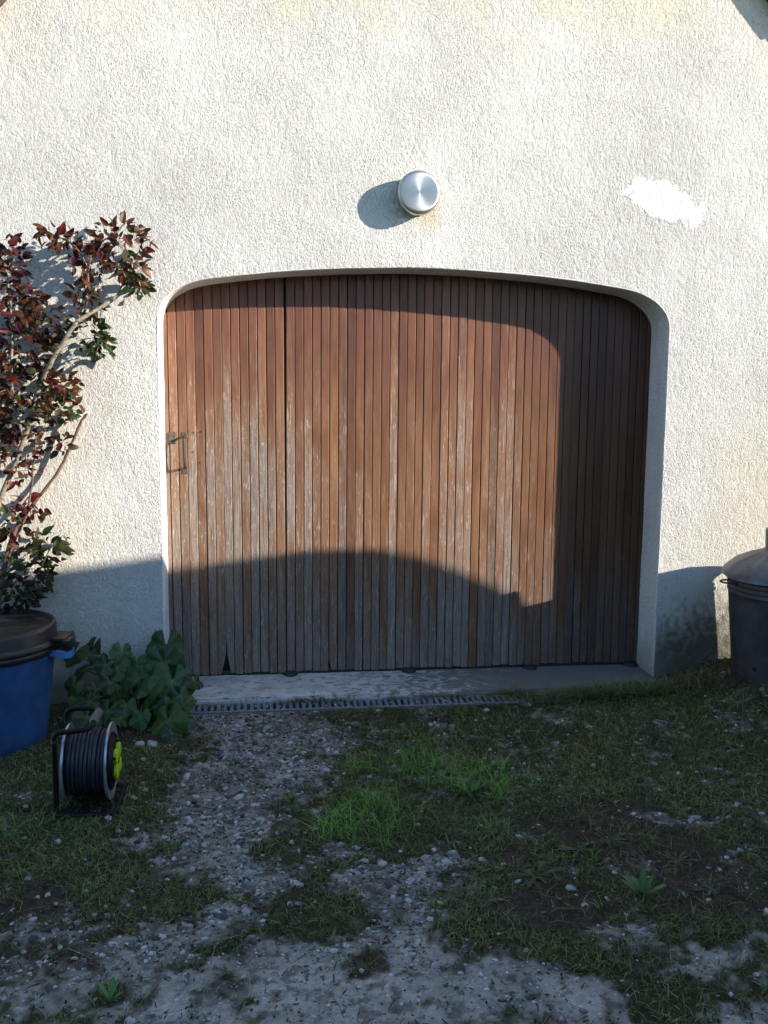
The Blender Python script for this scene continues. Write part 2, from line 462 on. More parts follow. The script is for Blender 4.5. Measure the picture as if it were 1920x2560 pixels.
# ------------------------------------------------------------------ ground
def make_ground():
    fx = np.arange(-2.15, 2.2, .0068); fy = np.arange(-2.62, .12, .0068)
    def ext(a0, sgn):
        s = []; d = .02; p = a0
        while abs(p) < 90: p += sgn * d; d *= 1.45; s.append(p)
        return s
    X = np.array(sorted(ext(fx[0], -1)) + list(fx) + ext(fx[-1], 1)); Y = np.array(sorted(ext(fy[0], -1)) + list(fy) + ext(fy[-1], 1))
    gx, gy = np.meshgrid(X, Y)
    grav, dirt, lg, mo = zones(gx, gy)
    inn = ((gx > -2.2) & (gx < 2.25) & (gy > -2.7) & (gy < .2)).astype(float)
    z = gz(gx, gy)
    rough = (fbm(gx * 45, gy * 45, 61, 3) - .5)
    clod = (fbm(gx * 14, gy * 14, 66, 3) - .5)
    amp = .010 * grav + .022 * (1 - grav)
    drainz = ((gx > -1.3) & (gx < .8) & (gy > -.30)).astype(float)
    z = z + inn * (rough * amp + clod * .014 * (1 - .5 * grav)) * (1 - .8 * drainz)
    z = np.where((np.abs(gx) < 1.22) & (gy > -.13), -.03, z)
    z = np.where((gx > -1.28) & (gx < .80) & (gy > -.250) & (gy < -.10), -.03, z)
    z = np.where(inn > 0, z, np.where((gx > -5) & (gx < 5) & (gy < .2), z, -.02))
    f1 = fbm(gx * 55, gy * 55, 71, 3); f2 = fbm(gx * 6, gy * 6, 75, 3); f3 = vn(gx * 130, gy * 130, 77)
    def C(*c): return np.array(c)[None, None, :]
    gcol = C(.290, .256, .215) * (.55 + .6 * f1 + .35 * f3)[..., None] * (.45 + 1.0 * f2)[..., None] * (.92 + .18 * sst(-1.7, -2.15, gy))[..., None]
    bits = sst(.60, .70, fbm(gx * 38, gy * 38, 79, 3))[..., None]
    gcol = gcol * (1 - bits * .6) + C(.045, .032, .024) * bits * .6
    mcol = C(.044, .042, .018) * (.5 + 1.0 * f1)[..., None]
    mcol = mcol * (1 - .5 * sst(.45, .7, f2))[..., None] + C(.045, .032, .020) * (.5 * sst(.45, .7, f2))[..., None]
    dcol = C(.058, .040, .028) * (.5 + 1.0 * f1)[..., None]
    c = mcol * (1 - grav)[..., None] + gcol * grav[..., None]
    c = c * (1 - dirt * .8)[..., None] + dcol * (dirt * .8)[..., None]
    c = np.where(inn[..., None] > 0, c, C(.06, .07, .04))
    ny, nx = gx.shape
    V = np.stack([gx, gy, z], -1).reshape(-1, 3)
    idx = np.arange(nx * ny).reshape(ny, nx)
    F = np.stack([idx[:-1, :-1], idx[:-1, 1:], idx[1:, 1:], idx[1:, :-1]], -1).reshape(-1, 4)
    me = np_mesh('ground', V, F, c.reshape(-1, 3))
    o = new_obj('ground', me, None, M['ground'], True)
    tag(o, 'shaded yard of pale gravel, dark soil and moss in front of garage', kind='structure')
make_ground()

# ------------------------------------------------------------------ house: gable wall with arched opening
HW = 1.2; DEPTH = .2026
def ztop(x):
    return 2.03 - .076 * x * x
def opening():
    P = [(-HW, z) for z in np.linspace(-.12, 1.77, 120)]
    A = np.array((.97, ztop(.97))); B = np.array((HW, 1.77)); c1 = np.array((1.11, 1.938)); c2 = np.array((HW, 1.87))
    bz = [(1 - t) ** 3 * A + 3 * (1 - t) ** 2 * t * c1 + 3 * (1 - t) * t * t * c2 + t ** 3 * B for t in np.linspace(0, 1, 40)]
    P += [(-q[0], q[1]) for q in bz[::-1][1:]]
    P += [(x, ztop(x)) for x in np.linspace(-.97, .97, 160)[1:]]
    P += [(q[0], q[1]) for q in bz[1:]]
    P += [(HW, z) for z in np.linspace(1.77, -.12, 120)[1:]]
    P = np.array(P)
    T = np.gradient(P, axis=0); T /= np.linalg.norm(T, axis=1)[:, None]
    N = np.stack([-T[:, 1], T[:, 0]], 1)
    # hand-plastered edge: slightly wavy
    k = np.arange(len(P)) * .045
    P = P + N * (.006 * (fbm(k, k * 0 + 3.3, 5, 3) - .5))[:, None]
    return P, N
OP, ON = opening()
RIDGE = 4.893

house = empty('garage_house', (0, 0, 0))
tag(house, 'cream roughcast gable wall of a garage with a wide arched opening', 'house')

def wall_mesh():
    off = OP + ON * .0045
    xs = np.concatenate([np.linspace(-2.66, -2.08, 12), np.arange(-2.07, 2.05, .0042), np.linspace(2.06, 2.66, 12)])
    zs = np.concatenate([np.array([-.3, -.2, -.1]), np.arange(-.06, 3.37, .0055)])
    gx, gzz = np.meshgrid(xs, zs)
    # rough-cast: plates of render with vertical, slightly slanting pits
    ang = 1.3 * (vn(gx * 40, gzz * 26, 103) - .5) - .25
    du = ang * .007
    n1 = vn((gx + du) * 205 + .25 * gzz * 92, gzz * 92, 111)
    n2 = vn((gx - du) * 262, gzz * 165, 113)
    n3 = fbm(gx * 60, gzz * 38, 117, 2)
    n = .52 * n1 + .28 * n2 + .20 * n3
    wear = .05 * (fbm(gx * 2.3, gzz * 2.3, 119, 2) - .5)
    pit = sst(.41, .31, n + wear)
    plate = .65 * n2 + .35 * n3
    h = .0014 * (1 - pit) + .0013 * plate + .004 * (fbm(gx * 3, gzz * 3, 121, 2) - .5)
    # patch of smooth white filler
    def pnoise(s, sc): return fbm(gx * sc, gzz * sc, s, 3) - .5
    px = (gx - 1.155) / .225; pz = (gzz - (2.362 - .20 * (gx - 1.155))) / .092
    pm = px ** 2 * 1.0 + pz ** 2 + 1.3 * pnoise(131, 13) + .9 * pnoise(133, 45)
    px2 = (gx - 1.02) / .055; pz2 = (gzz - 2.44) / .035
    pm = np.minimum(pm, px2 ** 2 + pz2 ** 2 + 2.2 * pnoise(135, 40))
    patch = pm < .85
    soft = sst(1.1, .6, pm)
    h = h * (1 - soft * .6) + soft * (.0030 + .0012 * n2)
    # colours of the render itself and its stains
    C = np.empty(gx.shape + (3,)); C[:] = (.630, .598, .548)
    bl = fbm(gx * 1.7, gzz * 1.7, 141, 4)
    C *= (.86 + .30 * (bl - .2))[..., None] 
    def stain(mask, col, k):
        mk = (np.clip(mask, 0, 1) * k)[..., None]
        C[:] = C * (1 - mk) + np.array(col) * mk
    nb = fbm(gx * 5, gzz * 5, 145, 4)
    stain(sst(2.95, 3.4, gzz + .5 * (nb - .5)), (.60, .53, .36), .55)                     # ochre under the verge
    stain(sst(-1.55, -1.95, gx + .3 * (nb - .5)) * sst(2.6, 3.2, gzz), (.58, .50, .33), .4)
    stain(sst(-1.2, -1.75, gx + .5 * (nb - .5)) * sst(2.0, 1.2, gzz), (.62, .56, .42), .45)
    stain(sst(1.15, 1.9, gx + .5 * (nb - .5)) * sst(1.7, .9, gzz), (.60, .53, .38), .6)
    lampst = np.exp(-((gx - .015 - .02 * nb) / .045) ** 2) * sst(2.17, 2.26, gzz) * sst(2.36, 2.30, gzz)
    stain(lampst * (.4 + nb), (.52, .42, .25), .6)
    foot = sst(.46, .10, gzz - .12 * sst(1.1, 1.6, gx) + .22 * (fbm(gx * 7, gzz * 5, 151, 3) - .5) + .28 * (fbm(gx * 45, gzz * 40, 153, 3) - .5))
    stain(foot * sst(.9, 1.3, gx), (.075, .064, .036), .88)
    stain(sst(.20, .04, gzz + .2 * (nb - .5)) * sst(1.0, .8, gx), (.16, .15, .12), .7)
    spk = sst(.62, .72, fbm(gx * 60, gzz * 60, 155, 2))
    stain(.5 * spk * foot * sst(.9, 1.3, gx), (.35, .32, .26), .5)
    # opening
    ctr_x = (gx[:-1, :-1] + gx[1:, 1:]) / 2; ctr_z = (gzz[:-1, :-1] + gzz[1:, 1:]) / 2
    top = off[(np.abs(off[:, 0]) <= 1.2111)]
    ordr = np.argsort(off[:, 0]); 
    sel = off[:, 1] > 1.72
    o2 = off[sel]; o2 = o2[np.argsort(o2[:, 0])]
    zt = np.interp(ctr_x, o2[:, 0], o2[:, 1])
    inside = (np.abs(ctr_x) < HW + .0045) & (ctr_z < zt)
    above = ctr_z > RIDGE + .05 - np.abs(ctr_x)
    keep = ~inside & ~above
    ny, nx = gx.shape
    idx = np.arange(nx * ny).reshape(ny, nx)
    F = np.stack([idx[:-1, :-1], idx[:-1, 1:], idx[1:, 1:], idx[1:, :-1]], -1)
    vk = np.zeros(nx * ny, bool); vd = np.zeros(nx * ny, bool)
    vk[F[keep].ravel()] = True; vd[F[inside].ravel()] = True
    b = np.where(vk & vd)[0]
    x1 = gx.ravel().copy(); z1 = gzz.ravel().copy(); hh = h.ravel().copy()
    dense = np.stack([np.interp(np.linspace(0, 1, 4000), np.linspace(0, 1, len(off)), off[:, i]) for i in (0, 1)], 1)
    for i in b:
        q = np.argmin((dense[:, 0] - x1[i]) ** 2 + (dense[:, 1] - z1[i]) ** 2)
        x1[i], z1[i] = dense[q]
    # render thins out towards the plaster bead round the opening
    near = (np.abs(x1) < 1.3) & (z1 < 2.12)
    ids = np.where(near)[0]
    dmin = np.full(len(x1), 1.0)
    for ch in np.array_split(ids, max(1, len(ids) // 4000)):
        d2 = (x1[ch][:, None] - off[None, ::3, 0]) ** 2 + (z1[ch][:, None] - off[None, ::3, 1]) ** 2
        dmin[ch] = np.sqrt(d2.min(1))
    hh = hh * (.45 + .55 * sst(.0, .010, dmin))
    V = np.stack([x1, -hh, z1], -1)
    ctp = (pm[:-1, :-1] + pm[1:, 1:]) / 2 < .85
    Cf = C.reshape(-1, 3)
    def part(mask, col=None):
        f = F[mask].reshape(-1, 4)
        used = np.unique(f); mp = np.full(nx * ny, -1); mp[used] = np.arange(len(used))
        return V[used], mp[f], (Cf[used] if col is None else np.tile(col, (len(used), 1)))
    return part(keep & ~ctp), part(keep & ctp, np.array((.83, .83, .82)))
wm, pmesh = wall_mesh()
# upper gable triangle above the frame joins the same wall
V, F, C = wm
o = new_obj('wall', np_mesh('wall', V, F, C), house, M['wall'], True)
tag(o, 'cream roughcast render with dark pits')
V, F, C = pmesh
o = new_obj('filler_patch', np_mesh('filler_patch', V, F, C), house, M['wall'], True)
tag(o, 'bright white patch of filler on the render')
mb = MB()
mb.add([(-1.49, .02, 3.36), (1.49, .02, 3.36), (0, .02, 4.85)], [(0, 1, 2)])
mb.box(-2.66, -2.46, .02, 6.0, -.3, 2.25).box(2.46, 2.66, .02, 6.0, -.3, 2.25).box(-2.46, 2.46, 5.8, 6.0, -.3, 2.25)
mb.build('side_wall', M['brick'], house)

def reveal():
    prof = [(.012, .004), (.0055, -.0018), (.0025, -.0012), (.0005, .001), (0, .006), (0, .05), (0, .10), (0, .15), (0, DEPTH + .004)]
    n = len(OP); V = []; C = []
    for j, (o_, y) in enumerate(prof):
        k = np.arange(n) * .07
        wob = .003 * (fbm(k, k * 0 + j * .6, 7, 3) - .5)
        P = OP + ON * (o_ + (wob if j > 3 else 0 * wob))[:, None] if j > 3 else OP + ON * o_
        V.append(np.stack([P[:, 0], np.full(n, y), P[:, 1]], 1))
        dirt = sst(.35, .05, P[:, 1] + .2 * (fbm(P[:, 1] * 12, y * 40 + P[:, 0] * 5, 9) - .5)) * sst(0, .5, P[:, 0])
        lo = sst(.4, .1, P[:, 1])
        c = np.tile(np.array((.64, .62, .585)), (n, 1)) * (.86 + .28 * fbm(P[:, 1] * 6 + P[:, 0] * 4, y * 20 + 0 * k, 12))[:, None]
        c = c * (1 - dirt * .55)[:, None] + np.array((.12, .10, .08)) * (dirt * .55)[:, None]
        C.append(c)
    V = np.concatenate(V); C = np.concatenate(C); m_ = len(prof)
    idx = np.arange(n * m_).reshape(m_, n)
    F = np.stack([idx[:-1, :-1], idx[1:, :-1], idx[1:, 1:], idx[:-1, 1:]], -1).reshape(-1, 4)
    o = new_obj('reveal', np_mesh('reveal', V, F, C), house, M['plaster'], True)
    tag(o, 'smooth plaster reveal lining the arched opening')
reveal()

# roof: 45 degree slopes, tiles along the verge
roof = empty('roof', (0, 0, 0), parent=house)
tag(roof, 'terracotta tiled roof edge')
for sgn in (-1, 1):
    d = Vector((sgn, 0, -1)).normalized(); n = Vector((sgn, 0, 1)).normalized()
    base = Vector((0, 0, RIDGE + .06))
    def slab(a, b, y0, y1, t0, t1):
        V = []
        for q in (a, b):
            for y in (y0, y1):
                for t in (t0, t1): V.append(base + d * q + n * t + Vector((0, y, 0)))
        return MB().add(V, [(0, 1, 3, 2), (4, 6, 7, 5), (0, 4, 5, 1), (2, 3, 7, 6), (0, 2, 6, 4), (1, 5, 7, 3)])
    slab(0, 4.1, .012, 6.2, .0, .05).build('roof_board', M['brick'], roof)
    for k in range(20):
        q = k * .205
        V = []
        for (qq, tt) in ((q, -.012), (q + .225, .022)):
            for y in (-.055, .30):
                for t in (-.030 - (.045 if qq > q else 0), .03): V.append(base + d * qq + n * (tt + t) + Vector((0, y + .006 * math.sin(k * 2.1), 0)))
        mb = MB().add(V, [(0, 1, 3, 2), (4, 6, 7, 5), (0, 4, 5, 1), (2, 3, 7, 6), (0, 2, 6, 4), (1, 5, 7, 3)])
        mb.build('roof_tile', M['tile'], roof)

# ------------------------------------------------------------------ threshold, drain
def threshold():
    xs = np.linspace(-1.195, 1.195, 240)
    prof = [(.30, .060), (.20, .060), (.10, .060), (.02, .059), (-.06, .058), (-.118, .057), (-.124, .053), (-.125, .047), (-.127, .046), (-.133, .045), (-.136, .040), (-.137, -.04)]
    V = []
    for j, (y, z) in enumerate(prof):
        w = .004 * (fbm(xs * 9, xs * 0 + y * 6, 201, 3) - .5) if 0 < j else 0 * xs
        e = .012 * (fbm(xs * 7, xs * 0 + 5, 203, 3) - .5) if j > 3 else 0 * xs
        V.append(np.stack([xs, y + e * (1 if j > 7 else .3), z + w], 1))
    n = len(xs); V = np.concatenate(V); idx = np.arange(n * len(prof)).reshape(len(prof), n)
    F = np.stack([idx[:-1, :-1], idx[1:, :-1], idx[1:, 1:], idx[:-1, 1:]], -1).reshape(-1, 4)
    o = new_obj('threshold', np_mesh('threshold', V, F), None, M['concrete'], True)
    o.data.set_sharp_from_angle(angle=R(40))
    tag(o, 'stained pale concrete threshold slab under the garage door', 'threshold', kind='structure')
threshold()

def drain():
    d = empty('drain_channel', (-.2, -.197, 0))
    tag(d, 'grey slotted drainage channel running along the concrete threshold', 'drain')
    L0, L1 = -1.28 + .2, .82 + .2
    y0, y1 = -.060, .058
    zt = .036
    mb = MB().box(L0, L1, y0, y0 + .016, -.06, zt, .0015); mb.build('rim', M['zinc'], d)
    mb = MB().box(L0, L1, y1 - .016, y1, -.06, zt, .0015); mb.build('rim', M['zinc'], d)
    MB().box(L0, L1, y0 + .016, y1 - .016, -.075, -.012).build('trough', M['dark'], d)
    bar = MB().box(-.0075, .0075, y0 + .0165, y1 - .0165, .006, zt - .0012, .0012).mesh('bar')
    bar.materials.append(M['zinc'])
    n = int((L1 - L0) / .0295)
    for i in range(n):
        o = new_obj('bar', bar, d); o.location = (L0 + .012 + i * .0295, 0, 0)
    return d
drain()

# ------------------------------------------------------------------ garage door
door = empty('garage_door', (0, DEPTH, .06))
tag(door, 'weathered brown vertical plank garage door under the arch', 'garage door')
def plank(x0, x1, zb, zt, front, cut=None, tilt=0.0):
    """one board: chamfered long edges, worn lower end; local to the door"""
    c = .0022
    w = x1 - x0
    prof = [(x0, front + .016), (x0, front + c), (x0 + c, front), (x1 - c, front), (x1, front + c), (x1, front + .016)]
    zsx = [0.0, .015, .045, .10, .20, .5, 1.0, 1.5, zt - zb]
    V = []; F = []
    for i, zz in enumerate(zsx):
        for j, (x, y) in enumerate(prof):
            dz = 0; dx = 0
            if i < 3:
                dz = random.uniform(-.003, .003) if i == 0 else 0
                if i == 0: dx = -.0015 if j > 3 else (.0015 if j < 2 else 0)
            if cut:
                side, wdt, hgt = cut
                k = max(0.0, 1 - zz / hgt) * wdt
                if side == 'R' and j > 2: dx -= k
                if side == 'L' and j < 3: dx += k
            V.append((x + dx + tilt * (1 - zz / 2.0), y, zb + zz + dz))
    m_ = len(prof)
    for i in range(len(zsx) - 1):
        for j in range(m_ - 1):
            F.append((i * m_ + j, i * m_ + j + 1, (i + 1) * m_ + j + 1, (i + 1) * m_ + j))
    F.append(tuple(range(m_ - 1, -1, -1)))
    return MB().add(V, F)
edges = [-1.184 + .0420 * k for k in range(-1, 14)]
spans = [(a, b) for a, b in zip(edges, edges[1:])]
e2 = [-.6265 + .0420 * k for k in range(0, 46)]
spans += [(a, b) for a, b in zip(e2, e2[1:])]
for i, (a, b) in enumerate(spans):
    if a > 1.24: break
    gap = random.choice((.0009, .0012, .0015, .0019, .0026))
    zb = .012 + random.uniform(-.002, .005) + (-.006 if b < -.9 else 0) + (.004 if a > .3 else 0)
    fr = random.uniform(0, .0035)
    cut = None
    if abs(b - (-.948 + .0)) < .021 and b < -.93: cut = ('R', .026, .11)
    if abs(a - (-.948)) < .021 and a < -.93 and a > -.97: cut = ('L', .020, .12)
    if abs(a + .40) < .02: cut = ('L', .008, .05)
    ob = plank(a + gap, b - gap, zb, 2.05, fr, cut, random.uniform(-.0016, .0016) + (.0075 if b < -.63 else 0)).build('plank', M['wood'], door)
MB().box(-1.25, 1.25, .019, .035, .03, 2.05).build('backing_board', M['dark'], door)
# wicket-leaf gap and its stile
MB().box(-.640, -.620, .012, .0185, .01, 2.05, .001).build('leaf_stile', M['dark'], door)
MB().box(-1.2, 1.2, .012, .018, -.004, .0115, .001).build('bottom_seal', M['rubber'], door)
for x in (-.609, -.011, .619, 1.16):
    mb = MB(); V = []; F = []
    n = 14
    for z, rr in ((.0, 1.0), (.010, .97), (.016, .7), (.018, 0.02)):
        for k in range(n + 1):
            a = math.pi * k / n
            V.append((x + .037 * rr * math.cos(a), -.055 * rr * math.sin(a) + .006, z + .001))
    for i in range(3):
        for k in range(n): F.append((i * (n + 1) + k, (i + 1) * (n + 1) + k, (i + 1) * (n + 1) + k + 1, i * (n + 1) + k + 1))
    mb.add(V, F).build('rubber_stop', M['rubber'], door, True)
# lock plate and pull handle (door local z = world - .06)
lk = MB().box(-1.187, -1.149, -.006, .003, 1.150, 1.206, .005).build('lock_plate', M['iron'], door)
MB().tube([(-1.165, -.005, 1.164), (-1.165, -.012, 1.164)], .0055, 10).build('keyhole_boss', M['dark'], lk)
hp = curve_pts([(-1.109, .001, 1.187), (-1.110, -.030, 1.180), (-1.111, -.040, 1.160), (-1.110, -.042, 1.110), (-1.108, -.040, 1.060), (-1.107, -.030, 1.042), (-1.106, .001, 1.034)], 5)
M['darkiron'] = simple('dark_iron', (.040, .028, .022), .6, .3, 150, .4, .2)
hd = MB().tube(hp, .0065, 8).build('pull_handle', M['darkiron'], door, True)
for z in (1.192, 1.022):
    MB().box(-1.122, -1.096, -.004, .003, z - .016, z + .016, .003).build('handle_plate', M['iron'], hd)
for x, z in ((-1.067, 1.203), (-1.034, 1.207), (-1.072, 1.11), (-1.040, 1.06)):
    MB().tube([(x, .004, z), (x, -.0008, z)], .0032, 8).build('screw_hole', M['dark'], door)

# ------------------------------------------------------------------ wall lamp
lamp = empty('wall_lamp', (-.036, 0, 2.352))
tag(lamp, 'round spun metal wall lamp fixed above the garage door', 'wall lamp')
toY = Matrix.Rotation(R(90), 4, 'X')     # local z -> -y
MB().lathe([(0, -.004), (.088, -.004), (.090, .006), (.090, .036), (.0955, .040), (.0955, .050), (.092, .0505), (0, .0505)], 64, toY).build('base_ring', M['lampbase'], lamp, True, 30)
MB().lathe([(.094, .049), (.0975, .051), (.0975, .060), (.0965, .070), (.0935, .0775), (.088, .0815), (.080, .0830), (.055, .0838), (.025, .0842), (0, .0843)], 64, toY).build('cap', M['spun'], lamp, True, 60)
for a in (35, 155, 270):
    q = Vector((math.cos(R(a)) * .0975, -.047, math.sin(R(a)) * .0975))
    MB().box(q.x - .007, q.x + .007, q.y - .006, q.y + .006, q.z - .004, q.z + .004, .0015).build('clip', M['lampbase'], lamp)

# ------------------------------------------------------------------ blue barrel
bar_ = empty('blue_barrel', (-1.882, -.42, -.004))
tag(bar_, 'blue plastic barrel with black lid at the foot of the rose', 'barrel')
MB().lathe([(0, 0), (.222, 0), (.234, .012), (.240, .05), (.252, .16), (.268, .30), (.282, .415), (.27, .42), (0, .42)], 72).build('body', M['bluepl'], bar_, True, 50)
MB().lathe([(.2845, .388), (.2925, .391), (.2955, .400), (.2960, .408), (.2935, .415), (.285, .417)], 72).build('clamp_band', M['lid'], bar_, True, 50)
lid = MB().lathe([(.292, .417), (.298, .422), (.298, .430), (.290, .436), (.287, .445), (.286, .492), (.282, .503), (.274, .506), (.268, .503), (.264, .494), (.258, .490), (.20, .491), (.10, .494), (0, .495)], 72).build('lid', M['lid'], bar_, True, 50)
tag(lid, 'black lid with dusty top')
hm = Matrix.Rotation(R(-4), 4, 'Z')
gl = MB()
gl.box(.268, .345, -.045, .085, .428, .452, .006, hm)
gl.box(.330, .362, -.055, .045, .405, .446, .006, hm)
gl.build('lid_grip', M['lid'], bar_, True, 30)
hp = curve_pts([(.282, -.050, .395), (.325, -.052, .385), (.352, -.040, .382), (.358, -.005, .382), (.350, .03, .385), (.31, .045, .39), (.28, .046, .395)], 5)
V = []; F = []
for p in hp:
    dd = Vector((p.x, p.y, 0)).normalized()
    for q, z in ((-.004, -.014), (.004, -.014), (.006, .012), (-.002, .012)): V.append(p + dd * q + Vector((0, 0, z)))
for i in range(len(hp) - 1):
    for k in range(4): F.append((i * 4 + k, i * 4 + (k + 1) % 4, i * 4 + 4 + (k + 1) % 4, i * 4 + 4 + k))
MB().add([hm @ v for v in V], F).build('carry_handle', M['bluelight'], bar_)

# ------------------------------------------------------------------ cable reel
reel = empty('cable_reel', (-1.345, -1.07, float(gz(-1.345, -1.07)) + .002))
tag(reel, 'black cable reel with lime green sockets standing on the grass', 'cable reel')
toX = Matrix.Translation((0, 0, .152)) @ Matrix.Rotation(R(90), 4, 'Y')
def disc(x0, prof): return MB().lathe([(r, z + x0) for r, z in prof], 56, toX)
fl = [(.02, -.003), (.128, -.003), (.1335, 0), (.1345, .004), (.1335, .007), (.128, .003), (.085, .003), (.05, .003), (.02, .003)]
disc(-.076, fl).build('flange', M['flange'], reel, True, 40)
f2 = disc(.068, fl).build('flange', M['flange'], reel, True, 40)
MB().lathe([(.045, -.076), (.045, .068)], 32, toX).build('hub', M['blackpaint'], reel, True)
# wound cable: one continuous helix in three layers
pts = []; rc = .0074
for lay, rr in enumerate((.082, .097, .112)):
    turns = 9
    for k in range(turns * 30 + 1):
        a = 2 * math.pi * k / 30; u = k / (turns * 30)
        if lay % 2: u = 1 - u
        wob = .0022 * math.sin(a * .37 + lay * 2) + .0016 * math.sin(a * 1.3 + lay)
        if lay == 2: wob += -.004 * (.5 + .5 * math.sin(u * 17)) 
        r_ = rr + wob
        pts.append(Vector((-.066 + .126 * u, r_ * math.sin(a), .152 + r_ * math.cos(a))))
MB().tube(pts, rc, 6).build('wound_cable', M['cable'], reel, True)
# socket plate on the right face, lime covers
sp = MB().lathe([(.0, .083), (.098, .083), (.100, .090), (.094, .094), (.090, .0915), (.080, .0915), (.076, .099), (.070, .1005), (0, .1005)], 56, toX).build('socket_plate', M['blackpaint'], reel, True, 30)
sp.location.x = -.013
for a in (50, 140, 230, 320):
    cy_, cz_ = .040 * math.cos(R(a)), .152 + .040 * math.sin(R(a))
    mt = Matrix.Translation((0, cy_, cz_)) @ Matrix.Rotation(R(90), 4, 'Y')
    cv = MB().lathe([(.0255, .1003), (.0255, .110), (.023, .112), (.015, .1135), (0, .114)], 24, mt).build('socket_cover', M['yellow'], reel, True, 40)
    cv.location.x = -.013
    tg_ = MB(); q = a + 45
    tg_.box(.1008, .1085, cy_ + .024 * math.cos(R(q)), cy_ + .034 * math.cos(R(q)) + .004, cz_ + .026 * math.sin(R(q)), cz_ + .026 * math.sin(R(q)) + .008, .001)
    tg_.build('cover_hinge', M['blackpaint'], cv)
MB().tube([(.0990, .0, .152), (.112, 0, .152)], .008, 12).build('thermal_button', M['iron'], reel).location.x = -.013
# tubular frame
fr = []
base_ = [(-.098, -.10, .27), (-.098, -.10, .14), (-.098, -.102, .03), (-.096, -.108, .010), (-.08, -.118, .008), (.06, -.120, .008), (.088, -.112, .008), (.098, -.09, .008), (.10, .0, .008), (.10, .085, .008), (.09, .112, .008), (.06, .12, .008), (-.08, .118, .008), (-.096, .108, .010), (-.098, .102, .03), (-.098, .10, .14), (-.098, .10, .27)]
MB().tube(curve_pts(base_, 6), .0096, 10).build('frame', M['blackpaint'], reel, True)
hnd = [(-.098, -.10, .265), (-.097, -.10, .283), (-.085, -.099, .294), (-.04, -.095, .297), (.0, -.090, .300), (.016, -.080, .304), (.022, -.06, .310)]
hnd += [(.024, 0, .313), (.022, .06, .312), (.014, .085, .312), (-.01, .098, .312), (-.06, .10, .312), (-.09, .10, .306), (-.098, .10, .29), (-.098, .10, .265)]
MB().tube(curve_pts(hnd, 6), .0092, 10).build('handle_bar', M['blackpaint'], reel, True)
gp = MB(); prof = []
for k in range(19):
    z = -.055 + .11 * k / 18; prof.append((.0155 if k % 2 else .0128, z))
gm = Matrix.Translation((.024, 0, .3125)) @ Matrix.Rotation(R(90), 4, 'X')
gp.lathe([(.009, -.057)] + prof + [(.009, .057)], 16, gm).build('hand_grip', simple('grey_grip', (.10, .105, .105), .6, 0, 60, .2, 0), reel, True)
MB().box(-.092, .094, -.112, .112, .002, .006, .001).build('base_sheet', simple('dirty_base_sheet', (.012, .010, .008), .95, 0, 40, .4, .2, .1), reel)

# ------------------------------------------------------------------ incinerator bin
bc0 = Vector((1.700, -.285, .098)); bc1 = Vector((1.655, -.320, .620))
ax = (bc1 - bc0); hgt = ax.length
inc = empty('incinerator_bin', bc0)
inc.rotation_mode = 'QUATERNION'
inc.rotation_quaternion = Vector((0, 0, 1)).rotation_difference(ax.normalized())
inc.scale = (1, 1, 1.055)
tag(inc, 'dull galvanised garden incinerator with chimney lid beside the right wall', 'incinerator')
pr = [(0, .0), (.19, .0), (.2035, .006), (.205, .02)]
for k in range(12): pr.append((.205 + (.2245 - .205) * k / 11, .03 + .40 * k / 11))
zt = .445
for b in range(3):
    pr += [(.2255, zt), (.2295, zt + .005), (.2260, zt + .010)]; zt += .022
pr += [(.2262, .520), (.2285, .526), (.224, .528)]
MB().lathe(pr, 72).build('body', M['galv'], inc, True, 40)
V = []; F = []; seg = 96
lp = [(.250, .520), (.2545, .524), (.252, .532), (.238, .545), (.20, .573), (.13, .603), (.075, .622), (.062, .6265)]
for r_, z in lp:
    for k in range(seg):
        a = 2 * math.pi * k / seg
        cr = .0045 * (max(0, math.sin(a * 9)) ** 4) * math.sin(math.pi * min(1, max(0, (r_ - .06) / .2)))
        V.append((r_ * math.cos(a), r_ * math.sin(a), z + cr))
for i in range(len(lp) - 1):
    for k in range(seg): F.append((i * seg + k, i * seg + (k + 1) % seg, (i + 1) * seg + (k + 1) % seg, (i + 1) * seg + k))
lid2 = MB().add(V, F).build('lid', M['galvlid'], inc, True, 50)
MB().lathe([(.0600, .618), (.0600, .715), (.0612, .718), (.0622, .715), (.0622, .618)], 40).build('chimney', M['galvlid'], lid2, True, 40)
MB().lathe([(0, .63), (.060, .63)], 30).build('chimney_throat', M['dark'], lid2)
hp = curve_pts([(-.04, -.165, .592), (-.037, -.178, .622), (-.012, -.186, .632), (.012, -.186, .632), (.037, -.178, .622), (.04, -.165, .592)], 6)
MB().tube(hp, .007, 8).build('lid_handle', M['galvlid'], lid2, True)
ring = []
for k in range(25):
    a = math.pi * (.5 + k / 24.0)
    ring.append((-.226 + .062 * math.cos(a), .036 * math.sin(a) - .0, .500 - .006 * math.cos(a)))
MB().tube(ring, .0042, 8).build('ring_handle', M['galv'], inc, True)
for a, z in ((228, .055), (262, .055), (300, .055), (245, .12), (280, .125), (212, .125), (195, .05)):
    r_ = .205 + .0195 * (z / .43)
    mt = Matrix.Rotation(R(a), 4, 'Z') @ Matrix.Translation((r_ - .002, 0, z)) @ Matrix.Rotation(R(90), 4, 'Y')
    MB().lathe([(.012, 0), (.012, .0035), (0, .0035)], 14, mt).build('vent_hole', M['dark'], inc)

